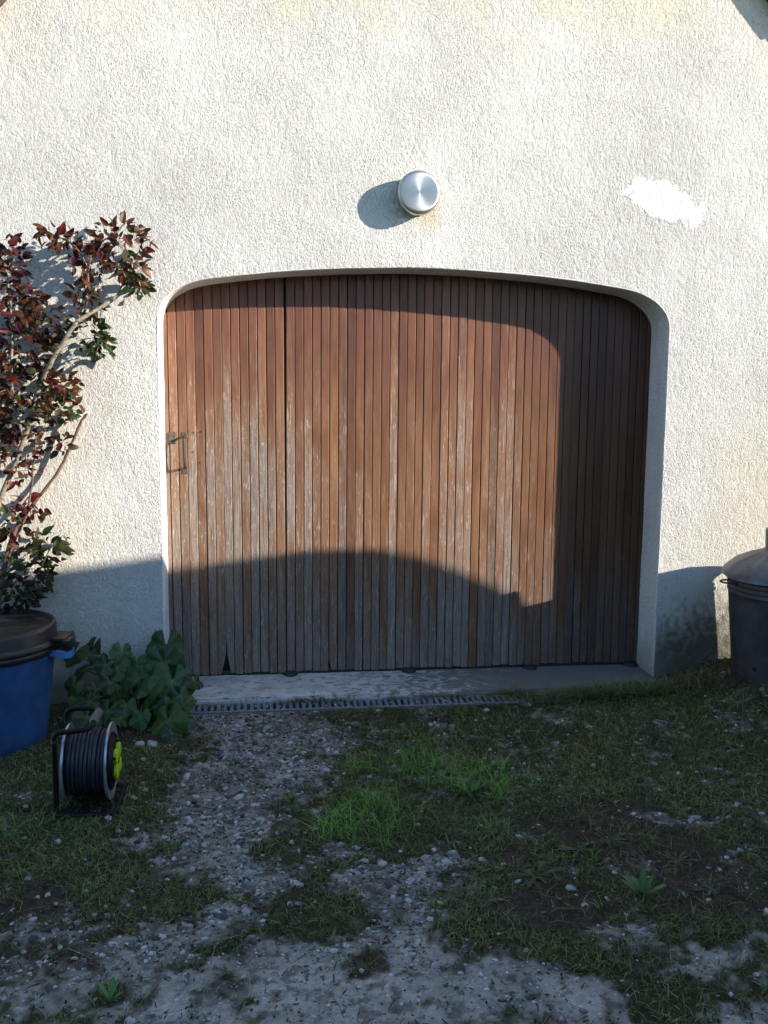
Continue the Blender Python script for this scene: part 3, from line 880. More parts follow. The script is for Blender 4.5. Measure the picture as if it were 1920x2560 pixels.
# ------------------------------------------------------------------ climbing rose
rose = empty('climbing_rose', (-1.95, -.10, 0))
tag(rose, 'climbing rose with dark red and green leaves trained up the wall', 'rose bush')
RO = Vector((-1.95, -.10, 0))
def rp(L): return [Vector(p) - RO for p in L]
canes = [
    ([(-1.96, -.10, 0), (-1.95, -.11, .45), (-1.91, -.12, .82), (-1.877, -.12, .978), (-1.822, -.12, 1.10), (-1.767, -.12, 1.24), (-1.693, -.16, 1.447), (-1.618, -.205, 1.582), (-1.528, -.215, 1.718), (-1.500, -.20, 1.752), (-1.375, -.14, 1.842), (-1.294, -.07, 1.931), (-1.259, -.06, 1.949)], .013, .0075, 'cane'),
    ([(-1.97, -.08, 0), (-1.90, -.08, .6), (-1.83, -.07, .84), (-1.794, -.06, .899), (-1.74, -.055, .971), (-1.669, -.05, 1.06), (-1.605, -.05, 1.167), (-1.541, -.055, 1.309), (-1.509, -.06, 1.356)], .010, .0055, 'redcane'),
    ([(-1.95, -.10, .2), (-1.88, -.12, .62), (-1.82, -.13, .80), (-1.76, -.13, .93), (-1.73, -.14, 1.10), (-1.71, -.14, 1.26)], .007, .004, 'redcane'),
    ([(-1.767, -.12, 1.24), (-1.80, -.15, 1.45), (-1.79, -.16, 1.70), (-1.80, -.15, 1.95)], .008, .004, 'cane'),
    ([(-1.508, -.10, 1.757), (-1.48, -.13, 1.86), (-1.47, -.14, 1.97), (-1.44, -.14, 2.06), (-1.35, -.13, 2.13), (-1.31, -.12, 2.18)], .006, .003, 'redcane'),
    ([(-1.47, -.14, 1.97), (-1.52, -.16, 2.06), (-1.62, -.16, 2.11)], .004, .002, 'redcane'),
    ([(-1.38, -.08, 1.844), (-1.33, -.1, 1.93), (-1.30, -.1, 2.03)], .004, .002, 'redcane'),
    ([(-1.92, -.1, .3), (-1.80, -.14, .52), (-1.72, -.15, .66), (-1.66, -.14, .78)], .005, .003, 'cane'),
]
for P, r0, r1, mk in canes:
    pts = curve_pts(rp(P), 5); n = len(pts)
    for i, p in enumerate(pts): p += Vector((random.uniform(-.002, .002), random.uniform(-.002, .002), 0))
    MB().tube(pts, [r0 + (r1 - r0) * i / (n - 1) * 1.0 + .0008 * math.sin(i * 1.7) for i in range(n)], 8).build('cane', M[mk], rose, True)
# thorns of the old cane
mb = MB()
for k in range(26):
    P = canes[0][0]; i = random.randrange(3, len(P) - 1); t = random.random()
    p = Vector(P[i]).lerp(Vector(P[i + 1]), t) - RO; d = Vector((random.uniform(-1, 1), random.uniform(-1, -.1), random.uniform(-.5, .5))).normalized()
    mb.tube([p + d * .009, p + d * .022 - Vector((0, 0, .003))], [.0032, .0003], 5)
mb.build('thorns', M['redcane'], rose)['kind'] = 'stuff'
o = MB().tube(curve_pts(rp([(-1.595, -.10, 1.318), (-1.565, -.09, 1.332), (-1.53, -.075, 1.350), (-1.505, -.065, 1.362)]), 4), .0022, 6).build('white_tie', M['white'], rose, True)

def leaflet(w=.55, fold=.25, bend=.3, n=5):
    """unit-length pointed leaf along +x, normal +z"""
    V = []; F = []
    for i in range(n + 1):
        t = i / n
        hw = w * .5 * (math.sin(math.pi * min(1, t ** .8)) ** .8) * (1 - .15 * t)
        if i == 0: hw = .012
        if i == n: hw = .004
        z = -bend * t * t * .5
        jag = .02 * (1 if i % 2 else -1)
        V += [(t, -hw + jag * .3, z + fold * hw), (t + .03, 0, z), (t, hw - jag * .3, z + fold * hw)]
    for i in range(n):
        a = i * 3
        F += [(a, a + 3, a + 4, a + 1), (a + 1, a + 4, a + 5, a + 2)]
    return V, F
rose_cols = {
    'olive': ((.030, .032, .010), (.062, .058, .014)),
    'green': ((.018, .034, .012), (.040, .066, .018)),
    'bronze': ((.055, .017, .009), (.130, .042, .013)),
    'crimson': ((.060, .008, .010), (.125, .014, .016)),
    'dark': ((.010, .007, .006), (.030, .015, .010)),
}
RM = {k: leaf_mat('rose_leaf_' + k, *v) for k, v in rose_cols.items()}
RL = {}
for k in RM:
    RL[k] = []
    for w, fo, be in ((.52, .45, .45), (.60, .28, .8), (.44, .6, .3)):
        me = MB().add(*leaflet(w, fo, be)).mesh('rose_leaf'); me.materials.append(RM[k]); RL[k].append(me)
CL = [[-1.34, 2.081, 0.148, 0.108], [-1.588, 2.106, 0.098, 0.049], [-1.467, 2.01, 0.098, 0.079], [-1.293, 1.965, 0.069, 0.059], [-1.26, 1.906, 0.039, 0.039], [-1.488, 1.859, 0.059, 0.079], [-1.802, 2.042, 0.079, 0.049], [-1.79, 1.935, 0.079, 0.098], [-1.762, 1.802, 0.118, 0.098], [-1.665, 1.754, 0.118, 0.079], [-1.467, 1.707, 0.098, 0.089], [-1.444, 1.639, 0.059, 0.039], [-1.752, 1.634, 0.157, 0.118], [-1.741, 1.481, 0.177, 0.118], [-1.608, 1.474, 0.089, 0.069], [-1.78, 1.343, 0.157, 0.098], [-1.611, 1.379, 0.089, 0.059], [-1.767, 1.222, 0.118, 0.079], [-1.616, 1.223, 0.039, 0.049], [-1.789, 1.1, 0.079, 0.059], [-1.761, 0.942, 0.089, 0.059], [-1.831, 0.854, 0.098, 0.079], [-1.682, 0.764, 0.098, 0.083], [-1.788, 0.658, 0.138, 0.118], [-1.826, 0.55, 0.118, 0.079], [-1.93, 1.75, .1, .2], [-1.93, 1.45, .1, .2], [-1.93, 1.2, .1, .15]]
PAL = {0: 'bronze bronze crimson dark bronze olive', 1: 'bronze dark bronze crimson', 2: 'dark bronze crimson bronze', 3: 'bronze olive bronze dark', 4: 'olive green', 5: 'crimson bronze bronze olive', 6: 'crimson dark', 7: 'dark crimson bronze', 8: 'dark bronze bronze crimson', 9: 'olive dark bronze', 10: 'green green olive dark', 11: 'green', 14: 'olive olive bronze bronze', 16: 'olive green bronze', 19: 'crimson bronze', 20: 'crimson crimson olive', 22: 'olive green olive dark', 23: 'dark olive green', 24: 'dark dark green'}
items = []
for ci, (x, z, rx, rz) in enumerate(CL):
    pal = PAL.get(ci, 'dark olive bronze bronze dark crimson').split()
    n = int(.95 * (40 + rx * rz * 7600) * (.5 if ci in (17, 18, 19, 20, 21, 25, 26, 27) else .85))
    for k in range(n):
        a = random.random() * 2 * math.pi; q = math.sqrt(random.random())
        p = Vector((x + rx * q * math.cos(a) * .80, -.125 + random.uniform(-.085, .085), z + rz * q * math.sin(a) * .92))
        out = math.cos(a) * q
        d = Vector((math.cos(a) * .8 + random.uniform(-.9, .9), random.uniform(-.8, .5), math.sin(a) * .5 + random.uniform(-.9, .6))).normalized()
        nrm = Vector((random.uniform(-1, 1), -.8 + random.uniform(-.5, .8), random.uniform(-.3, 1.3)))
        nrm = (nrm - d * nrm.dot(d)).normalized()
        s = random.choice((.020, .026, .032, .038, .046, .056)) * random.uniform(.85, 1.15)
        items.append((p, d, nrm, s, random.choice(pal)))
random.shuffle(items)
vis = [it for it in items if it[0].x > -1.86]
vis.sort(key=lambda it: it[0].y - .6 * it[3])
single = vis[:300]
rest = vis[300:] + [it for it in items if it[0].x <= -1.86]
def lmat(it):
    p, d, n, s, k = it
    b = n.cross(d)
    mm = Matrix((d * s, b * s, n * s)).transposed().to_4x4(); mm.translation = p - RO
    return mm
for it in single:
    o = new_obj('leaf', random.choice(RL[it[4]]), rose); o.matrix_basis = lmat(it)
for k in RM:
    mb = MB()
    for it in rest:
        if it[4] != k: continue
        mm = lmat(it); V, F = leaflet(random.choice((.5, .58, .66)), random.uniform(.15, .4), random.uniform(.1, .6))
        mb.add([mm @ Vector(v) for v in V], F)
    if mb.v: mb.build('foliage', RM[k], rose)['kind'] = 'stuff'
# leaf stalks and red new shoots
mb = MB()
for it in random.sample(vis, 260):
    p, d, n, s, k = it
    q = p - d * random.uniform(.02, .05) + Vector((0, .015, -.01))
    mb.tube([q - RO, p - RO], .0012, 4, False)
mb.build('leaf_stalks', M['redcane'], rose)['kind'] = 'stuff'

# ------------------------------------------------------------------ broad-leaved plant (hollyhock)
HL = [[-1.182, -0.113, 0.283, 0.159], [-1.183, -0.184, 0.231, 0.144], [-1.378, -0.133, 0.273, 0.1], [-1.505, -0.104, 0.298, 0.092], [-1.587, -0.133, 0.278, 0.109], [-1.143, -0.279, 0.163, 0.167], [-1.044, -0.259, 0.174, 0.08], [-1.244, -0.314, 0.143, 0.148], [-1.345, -0.255, 0.186, 0.115], [-1.41, -0.266, 0.18, 0.088], [-1.388, -0.204, 0.222, 0.108], [-1.296, -0.242, 0.193, 0.08], [-1.081, -0.37, 0.101, 0.103], [-1.144, -0.405, 0.082, 0.085], [-1.138, -0.473, 0.061, 0.159], [-1.075, -0.452, 0.06, 0.084], [-1.208, -0.383, 0.098, 0.094], [-1.397, -0.401, 0.093, 0.102], [-1.481, -0.429, 0.079, 0.102], [-1.33, -0.37, 0.11, 0.086], [-1.473, -0.144, 0.267, 0.091], [-1.536, -0.21, 0.223, 0.098], [-1.462, -0.301, 0.159, 0.088], [-1.308, -0.173, 0.242, 0.09], [-1.261, -0.429, 0.071, 0.093], [-1.566, -0.283, 0.174, 0.088], [-1.12, -0.52, 0.035, 0.074], [-1.486, -0.356, 0.124, 0.086], [-1.343, -0.429, 0.074, 0.076], [-1.24, -.16, .25, .08], [-1.44, -.2, .24, .08], [-1.12, -.2, .22, .07], [-1.28, -.3, .16, .09], [-1.19, -.36, .11, .08], [-1.36, -.33, .14, .08], [-1.53, -.33, .13, .08], [-1.22, -.22, .19, .1], [-1.10, -.33, .13, .09]]
holly = empty('mallow_plant', (-1.30, -.20, 0))
tag(holly, 'leafy green plant with broad lobed leaves between barrel and door', 'plant')
HO = Vector((-1.30, -.20, 0))
M['broad'] = attr_mat('broad_leaf', .48, .4, .2, 60, .12)
def broad_leaf(size, seed):
    rnd = random.Random(seed); na = 42; nr = 4
    V = [(0, 0, 0)]; C = [(.10, .14, .055)]; F = []
    ph = rnd.uniform(0, 6.28); amp = rnd.uniform(.08, .24); nl = 5
    g = rnd.uniform(.45, 1.5); tint = rnd.uniform(0, 1)
    for r in range(1, nr + 1):
        q = r / nr
        for k in range(na + 1):
            t = -math.pi * .92 + 2 * math.pi * .92 * k / na
            lobe = .80 + .20 * abs(math.cos(t * nl / 2 * .97)) ** .8
            edge = .035 * math.sin(t * 23 + seed) * (q == 1) + .02 * rnd.uniform(-1, 1) * (q == 1)
            rad = (lobe if q > .6 else 1 - (1 - lobe) * q) * q * (1 - .18 * abs(t / math.pi) ** 2) + edge
            z = amp * q * q * math.sin(2 * t + ph) - .16 * q * q + .05 * q * math.cos(t * nl)
            V.append((rad * math.cos(t) * .5, rad * math.sin(t) * .5, z * .5))
            vein = max(0, math.cos(t * nl)) ** 14 * (1 - .5 * q)
            b = (.022 + .015 * tint, .062 + .018 * rnd.random(), .016 - .005 * tint)
            c = [bb * g * (1 - vein) + vv * vein for bb, vv in zip(b, (.085, .125, .055))]
            C.append(c)
    for k in range(na): F.append((0, 1 + k, 2 + k))
    W_ = na + 1
    F4 = []
    for r in range(nr - 1):
        for k in range(na):
            a = 1 + r * W_ + k; F4.append((a, a + W_, a + W_ + 1, a + 1))
    me = bpy.data.meshes.new('leaf')
    me.from_pydata([tuple(c * size for c in v) for v in V], [], F + F4); me.update()
    at = me.color_attributes.new('col', 'FLOAT_COLOR', 'POINT')
    for i, c in enumerate(C): at.data[i].color = (*c, 1)
    me.materials.append(M['broad']); me.shade_smooth()
    return me
for i, (x, y, z, s) in enumerate(HL):
    me = broad_leaf(s * random.uniform(1.15, 1.4), i * 7 + 3)
    o = new_obj('leaf', me, holly)
    ctr = Vector((x, y, z)) - HO
    nrm = Vector((random.uniform(-.75, .75), -.6 + random.uniform(-.5, .4), .7 + random.uniform(-.6, .4))).normalized()
    d = Vector((x + 1.30 + random.uniform(-.15, .15), -.35 + random.uniform(-.2, .2), -.45))
    d = (d - nrm * d.dot(nrm)).normalized(); b = nrm.cross(d)
    mm = Matrix((d, b, nrm)).transposed().to_4x4(); org = ctr - d * s * .12; mm.translation = org
    o.matrix_basis = mm
    base = Vector((-1.30 + (x + 1.30) * .45 + random.uniform(-.03, .03), -.17 + random.uniform(-.05, .03), .01)) - HO
    mid = (base + org) / 2 + Vector(((x + 1.3) * -.1, .02, .05))
    MB().tube(curve_pts([base, mid, org], 5), [.0042 - .002 * k / 10 for k in range(11)], 6).build('stem', M['hstem'], holly, True)

# ------------------------------------------------------------------ ground weeds: rosettes of strap leaves
WEEDS = [
    (0.04, -1.46, .092, 16, 'spiky', 'spiky rosette weed with thin radiating leaves below the long grass'),
    (0.08, -1.75, .092, 6, 'broad', 'largest flat plantain weed on the dark soil in the foreground'),
    (0.26, -1.61, .078, 6, 'broad', 'plantain weed with pale leaves behind the largest flat weed'),
    (0.35, -1.90, .078, 14, 'up', 'bright green upright dock seedling alone on bare soil, foreground right'),
    (0.92, -0.31, .075, 6, 'broad', 'small broad-leaved weed near the right end of the threshold'),
    (-0.03, -1.68, .058, 6, 'broad', 'grey green weed beside the round pale stone'),
    (1.32, -0.71, .070, 7, 'broad', 'low weed in the grass near the incinerator, at right edge'),
    (0.37, -1.57, .065, 8, 'spiky', 'thin-leaved weed on brown soil right of the plantains'),
    (-0.83, -2.12, .035, 8, 'spiky', 'tiny weed in the pale gravel near the bottom edge'),
    (-1.10, -2.20, .050, 12, 'up', 'small clump of weed in the bottom left corner area'),
    (-1.56, -1.20, .050, 6, 'broad', 'bright weed leaves at the left edge below the barrel'),
    (0.01, -1.18, .085, 12, 'up', 'tall weed clump inside the long grass patch'),
    (-0.64, -1.16, .055, 9, 'up', 'weed tuft at the left border of the long grass'),
    (0.54, -1.71, .070, 11, 'spiky', 'dull spreading weed at the right side on dark soil'),
    (0.57, -1.88, .048, 7, 'broad', 'dark rosette weed right of the bright dock seedling'),
]
M['weed'] = attr_mat('weed_leaf', .5, .4, .2)
def strap(L, w, bend, up):
    V = []; F = []; n = 5
    for i in range(n + 1):
        t = i / n
        hw = w * (.18 + .82 * math.sin(math.pi * min(1, t ** 1.5 * .86 + .06)) ** 1.1) * .5 * (1 if i < n else .12)
        a = up - bend * t
        x = L * t * math.cos(up - bend * t * .5); z = L * t * math.sin(up - bend * t * .5)
        V += [(x, -hw, z + hw * .3), (x, 0, z), (x, hw, z + hw * .3)]
    for i in range(n):
        a = i * 3; F += [(a, a + 3, a + 4, a + 1), (a + 1, a + 4, a + 5, a + 2)]
    return V, F
for x, y, s, n, kd, lab in WEEDS:
    g0 = float(gz(x, y)) + .004
    w_ = empty('weed', (x, y, g0)); tag(w_, lab, 'weed', 'weeds growing in the yard')
    n += 3
    for k in range(n):
        a = 2 * math.pi * (k + random.uniform(-.7, .7)) / n
        L = s * random.uniform(.40, 1.2)
        wd_, up, be = {'spiky': (.11, .45, .6), 'broad': (.20, .30, .45), 'up': (.22, 1.05, .5)}[kd]
        V, F = strap(L, L * wd_ * random.uniform(.8, 1.2), be * random.uniform(.6, 1.4), up * random.uniform(.6, 1.2))
        mt = Matrix.Rotation(a, 4, 'Z'); V = [mt @ Vector(v) for v in V]
        g = random.uniform(.75, 1.25) * (1.35 if kd == 'up' else 1.0)
        base = {'spiky': (.060, .080, .030), 'broad': (.042, .066, .030), 'up': (.055, .110, .024)}[kd]
        me = bpy.data.meshes.new('leaf'); me.from_pydata(V, [], F); me.update()
        at = me.color_attributes.new('col', 'FLOAT_COLOR', 'POINT')
        for i in range(len(V)):
            q = g * (1.25 if i % 3 == 1 else 1.0) * random.uniform(.9, 1.1); at.data[i].color = (base[0] * q, base[1] * q, base[2] * q, 1)
        new_obj('leaf', me, w_, M['weed'])

# ------------------------------------------------------------------ stones lying about
STONES = [(-0.986, -1.277, 0.0204), (-0.829, -1.38, 0.0141), (-0.878, -1.457, 0.0166), (-1.016, -1.515, 0.015), (-1.024, -1.64, 0.0118), (-0.648, -1.441, 0.0139), (-0.566, -1.366, 0.017), (-0.839, -1.648, 0.0118), (-0.762, -1.621, 0.0105), (-1.252, -1.678, 0.0132), (-1.434, -1.595, 0.0163), (-1.181, -1.765, 0.0102), (-0.664, -1.816, 0.0149), (-0.641, -1.819, 0.0124), (-0.501, -1.709, 0.0154), (-0.544, -1.645, 0.0118), (-1.201, -1.055, 0.0186), (-1.167, -0.994, 0.0157), (-1.266, -1.211, 0.0194), (-1.219, -1.304, 0.0146), (-1.157, -1.302, 0.0145), (-1.51, -1.334, 0.0132), (-1.397, -1.366, 0.0159), (-1.047, -2.272, 0.0141), (-1.134, -2.184, 0.0101), (-1.24, -2.129, 0.0092), (-1.303, -2.022, 0.0119), (-0.722, -2.161, 0.0134), (-0.68, -2.264, 0.0151), (-0.061, -1.629, 0.0175), (-0.201, -1.557, 0.0163), (-0.111, -2.028, 0.0119), (-0.056, -2.107, 0.0094), (0.491, -2.274, 0.012), (-0.226, -0.30, 0.0168), (-0.016, -0.466, 0.0162), (0.195, -0.427, 0.0147), (0.236, -0.406, 0.0129), (0.244, -0.717, 0.0121), (0.549, -0.635, 0.0126), (-0.221, -1.365, 0.0129), (-0.308, -1.545, 0.0109), (-0.912, -0.395, 0.0144), (-0.671, -0.365, 0.0127), (-0.434, -0.914, 0.0128), (-0.407, -0.955, 0.0095), (-0.542, -1.52, 0.0136), (-1.355, -1.693, 0.0132), (-1.381, -1.701, 0.0119), (-1.323, -1.739, 0.0104), (-1.354, -1.965, 0.0097), (-1.291, -1.998, 0.0108), (-1.265, -1.958, 0.0097), (-1.223, -2.015, 0.0095), (-1.342, -2.051, 0.0095), (-1.38, -1.794, 0.0103), (-1.419, -1.829, 0.0089), (-1.228, -1.889, 0.0086), (-1.351, -2.159, 0.0115), (-1.177, -2.222, 0.01), (-1.155, -2.246, 0.0088), (-1.044, -2.194, 0.01), (-0.926, -1.579, 0.0107), (-1.006, -1.119, 0.0121), (-1.033, -1.272, 0.0102), (-0.9, -1.71, 0.0103), (-0.823, -1.138, 0.0105), (-1.118, -1.697, 0.0117), (-1.073, -1.787, 0.0101), (0.628, -1.389, 0.0107), (0.45, -1.401, 0.0089), (-0.493, -2.155, 0.0101), (0.164, -1.86, 0.009), (-0.8, -1.518, 0.0095)]
def stone_mesh(seed, sub=2, cuts=7):
    rnd = random.Random(seed); b = bmesh.new(); bmesh.ops.create_icosphere(b, subdivisions=sub, radius=1)
    pl = [(Vector((rnd.gauss(0, 1), rnd.gauss(0, 1), rnd.gauss(0, 1))).normalized(), rnd.uniform(.5, .85)) for _ in range(cuts)]
    for v in b.verts:
        for n, dd in pl:
            e = v.co.dot(n) - dd
            if e > 0: v.co -= n * e * .9
        v.co *= rnd.uniform(.95, 1.05)
    mb = MB().bm(b); b.free(); return mb
SM = []
for k in range(7):
    me = stone_mesh(k + 40).mesh('stone'); me.materials.append(M['stone']); SM.append(me)
def put_stone(x, y, s, lab, grp, me=None):
    o = new_obj('stone', me or random.choice(SM))
    k = s * .62
    o.scale = (k * random.uniform(.9, 1.3), k * random.uniform(.8, 1.1), k * random.uniform(.6, .85))
    o.rotation_euler = (random.uniform(-.3, .3), random.uniform(-.3, .3), random.uniform(0, 6.3))
    o.location = (x, y, float(gz(x, y)) + k * .18 + .002)
    tag(o, lab, 'stone', grp)
NAMED = {0: 'pale stone on the gravel path, largest right of the cable reel', 16: 'pale stone on moss just right of the reel base, lower of two', 17: 'pale stone on moss just right of the reel base, upper of two',
         18: 'pale stone directly in front of the cable reel base', 29: 'rounded pale stone at the edge of the gravel beside grey green weed', 30: 'pale stone below the long grass tuft',
         12: 'pale stone touching another on dark soil, left of the pair', 13: 'pale stone touching another on dark soil, right of the pair', 34: 'pale stone on the grass edge just below the drain',
         28: 'squarish pale stone half buried in gravel at bottom centre', 33: 'pale stone at the bottom right edge of the yard', 23: 'pale stone at the bottom edge, left of centre',
         6: 'pale stone at the left foot of the long grass', 14: 'pale stone on dark soil above the round moss patch'}
for i, (x, y, s) in enumerate(STONES):
    put_stone(x, y, s * 1.15, NAMED.get(i, 'small pale loose stone lying on the shaded gravel and moss'), 'loose pale stones in the yard')
put_stone(-1.247, -.551, .036, 'flat pale stone lying under the broad leaves, left of a pair', None)
put_stone(-1.195, -.557, .040, 'largest pale stone under the broad leaves, right of a pair', None)

# ------------------------------------------------------------------ scattered stuff: gravel, grass, moss, litter
def scatter(n, dens, box=(-1.9, 1.9, -2.55, -.02)):
    xs = RNG.uniform(box[0], box[1], n); ys = RNG.uniform(box[2], box[3], n)
    # keep off slab, drain, barrel, frame edges that the view never reaches
    lim_l = -1.92 + (-ys) * .20; lim_r = 2.0 + ys * .55
    ok = (xs > lim_l) & (xs < lim_r)
    ok &= ~((np.abs(xs) < 1.2) & (ys > -.142))
    ok &= ~((xs > -1.28) & (xs < .55) & (ys > -.262))
    ok &= (xs + 1.882) ** 2 + (ys + .42) ** 2 > .24 ** 2
    ok &= (xs - 1.68) ** 2 + (ys + .27) ** 2 > .205 ** 2
    xs, ys = xs[ok], ys[ok]
    k = RNG.random(len(xs)) < dens(xs, ys)
    return xs[k], ys[k]

def instance_mesh(baseV, baseF, X, Y, Z, SX, SY, SZ, A, tilt=0.0):
    nb = len(baseV); n = len(X)
    b = np.asarray(baseV)[None]
    P = b * np.stack([SX, SY, SZ], 1)[:, None, :]
    tx = RNG.uniform(-tilt, tilt, n)[:, None]; ty = RNG.uniform(-tilt, tilt, n)[:, None]
    z = P[..., 2] + P[..., 0] * ty + P[..., 1] * tx
    ca, sa = np.cos(A)[:, None], np.sin(A)[:, None]
    x = P[..., 0] * ca - P[..., 1] * sa; y = P[..., 0] * sa + P[..., 1] * ca
    V = np.stack([x + X[:, None], y + Y[:, None], z + Z[:, None]], -1).reshape(-1, 3)
    F = (np.asarray(baseF)[None] + (np.arange(n) * nb)[:, None, None]).reshape(-1, np.asarray(baseF).shape[1])
    return V, F, nb

def gravel():
    Vs, Fs, Cs = [], [], []; base = 0
    for sd in range(5):
        xs, ys = scatter(23000, lambda x, y: .025 + .80 * zones(x, y)[0] * (.75 + .25 * sst(-2.15, -1.75, y)))
        n = len(xs)
        sz = np.exp(RNG.normal(math.log(.0037), .58, n)).clip(.0016, .018)
        sz = sz * (.55 + .45 * sst(-2.2, -1.85, ys))
        sm = stone_mesh(90 + sd, 1, 5)
        V, F, nb = instance_mesh(sm.v, sm.f, xs, ys, gz(xs, ys) + sz * .05, sz * RNG.uniform(.9, 1.5, n), sz, sz * .6, RNG.uniform(0, 6.28, n), .3)
        tone = .05 + .10 * sst(-1.9, -2.2, ys) + .45 * RNG.random(n) ** 1.25
        c = np.stack([tone * 1.06, tone * 1.0, tone * .92], 1)
        br = RNG.random(n) < .25; c[br] = c[br] * np.array((.55, .42, .33))
        Vs.append(V); Fs.append(F + base); Cs.append(np.repeat(c, nb, 0)); base += len(V)
    o = new_obj('gravel', np_mesh('gravel', np.concatenate(Vs), np.concatenate(Fs), np.concatenate(Cs)), None, M['gravel'])
    tag(o, 'loose pale grey gravel chips strewn across the path', 'gravel', kind='stuff')
gravel()

def blades(X, Y, H, Wd, lean, col, name, mat):
    """four-point blades, two quads each, bending over"""
    n = len(X); A = RNG.uniform(0, 6.28, n); Bd = A + RNG.uniform(-.6, .6, n) + 1.57
    dx, dy = np.cos(A), np.sin(A); bx, by = np.cos(Bd), np.sin(Bd)
    Z = gz(X, Y) - .004
    rows = []
    for t, wk in ((0, 1.0), (.5, .85), (1.0, .08)):
        ox = X + bx * lean * H * t * t; oy = Y + by * lean * H * t * t; oz = Z + H * t * (1 - .35 * lean * t)
        hw = Wd * wk / 2
        rows.append(np.stack([ox - dx * hw, oy - dy * hw, oz], 1)); rows.append(np.stack([ox + dx * hw, oy + dy * hw, oz], 1))
    V = np.stack(rows, 1).reshape(-1, 3)
    F = np.array([[0, 1, 3, 2], [2, 3, 5, 4]])[None] + (np.arange(n) * 6)[:, None, None]
    C = np.repeat(col, 6, 0)
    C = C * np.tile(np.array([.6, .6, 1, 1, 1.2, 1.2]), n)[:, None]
    return new_obj(name, np_mesh(name, V, F.reshape(-1, 4), C), None, mat)

def grass():
    # short sward
    def d1(x, y):
        g, di, lg, mo = zones(x, y)
        return np.clip((1 - .96 * g) ** 2 * (1 - .7 * di) * (.35 + .8 * sst(.35, .65, fbm(x * 6, y * 6, 301))) , 0, 1)
    x1, y1 = scatter(150000, d1)
    h1 = RNG.uniform(.012, .040, len(x1))
    def d2(x, y):
        g, di, lg, mo = zones(x, y)
        return np.clip(lg * lg * (.25 + 1.2 * sst(.4, .7, fbm(x * 9, y * 9, 305))), 0, 1)
    x2, y2 = scatter(110000, d2)
    lg = zones(x2, y2)[2]
    h2 = RNG.uniform(.025, .095, len(x2)) * (.35 + .95 * lg)
    x = np.concatenate([x1, x2]); y = np.concatenate([y1, y2]); h = np.concatenate([h1, h2])
    n = len(x)
    v = fbm(x * 5, y * 5, 311); r = RNG.random(n)
    c = np.stack([.092 + .140 * r * r, .125 + .140 * r * r, .030 + .035 * r * r], 1) * (.5 + 1.0 * v)[:, None]
    lush = np.concatenate([np.zeros(len(x1)), lg])[:, None]
    c = c * (1 + np.array((-.05, .62, -.15))[None] * lush)
    dry = RNG.random(n) < (.22 * (1 - .7 * lush[:, 0])); c[dry] = np.array((.15, .125, .070)) * RNG.uniform(.5, 1.3, (dry.sum(), 1))
    xs_, ys_ = scatter(9000, lambda a, b: .12 + .5 * (1 - zones(a, b)[0]) * sst(.45, .7, fbm(a * 4, b * 4, 321)))
    k = len(xs_); x = np.concatenate([x, xs_]); y = np.concatenate([y, ys_]); h = np.concatenate([h, RNG.uniform(.02, .06, k)])
    c = np.concatenate([c, np.array((.24, .19, .11)) * RNG.uniform(.4, 1.2, (k, 1))]); ln = np.concatenate([RNG.uniform(.3, 1.5, n), RNG.uniform(1.2, 2.6, k)]); n += k
    o = blades(x, y, h, RNG.uniform(.0014, .0032, n), ln, c, 'grass', M['grass'])
    tag(o, 'short uneven green grass growing over the right side of the yard', 'grass', kind='stuff')
    # tufts on the threshold edge
    tx, ty, th = [], [], []
    for cx_, sp, nn, hh in ((-.55, .07, 150, .03), (-.42, .05, 80, .03), (-.12, .03, 40, .022), (.02, .03, 50, .025), (.16, .04, 90, .028), (.32, .03, 60, .022), (.62, .16, 600, .05), (.95, .20, 1200, .065), (-.95, .06, 40, .015), (.44, .05, 130, .055), (1.15, .12, 600, .065)):
        tx.append(RNG.normal(cx_, sp, nn)); ty.append(-.152 + RNG.normal(0, .006, nn) - (.13 if cx_ > .5 else 0) * RNG.random(nn)); th.append(RNG.uniform(.4, 1.2, nn) * hh)
    x = np.concatenate(tx); y = np.concatenate(ty); h = np.concatenate(th); n = len(x)
    r = RNG.random(n); c = np.stack([.085 + .10 * r * r, .115 + .11 * r * r, .030 + .03 * r], 1)
    d = RNG.random(n) < .3; c[d] = (.15, .105, .055)
    o = blades(x, y, h + .02, RNG.uniform(.002, .005, n), RNG.uniform(.4, 1.6, n), c, 'crevice_grass', M['grass'])
    tag(o, 'grass and small weeds sprouting between threshold and drain', 'grass', kind='stuff')
grass()

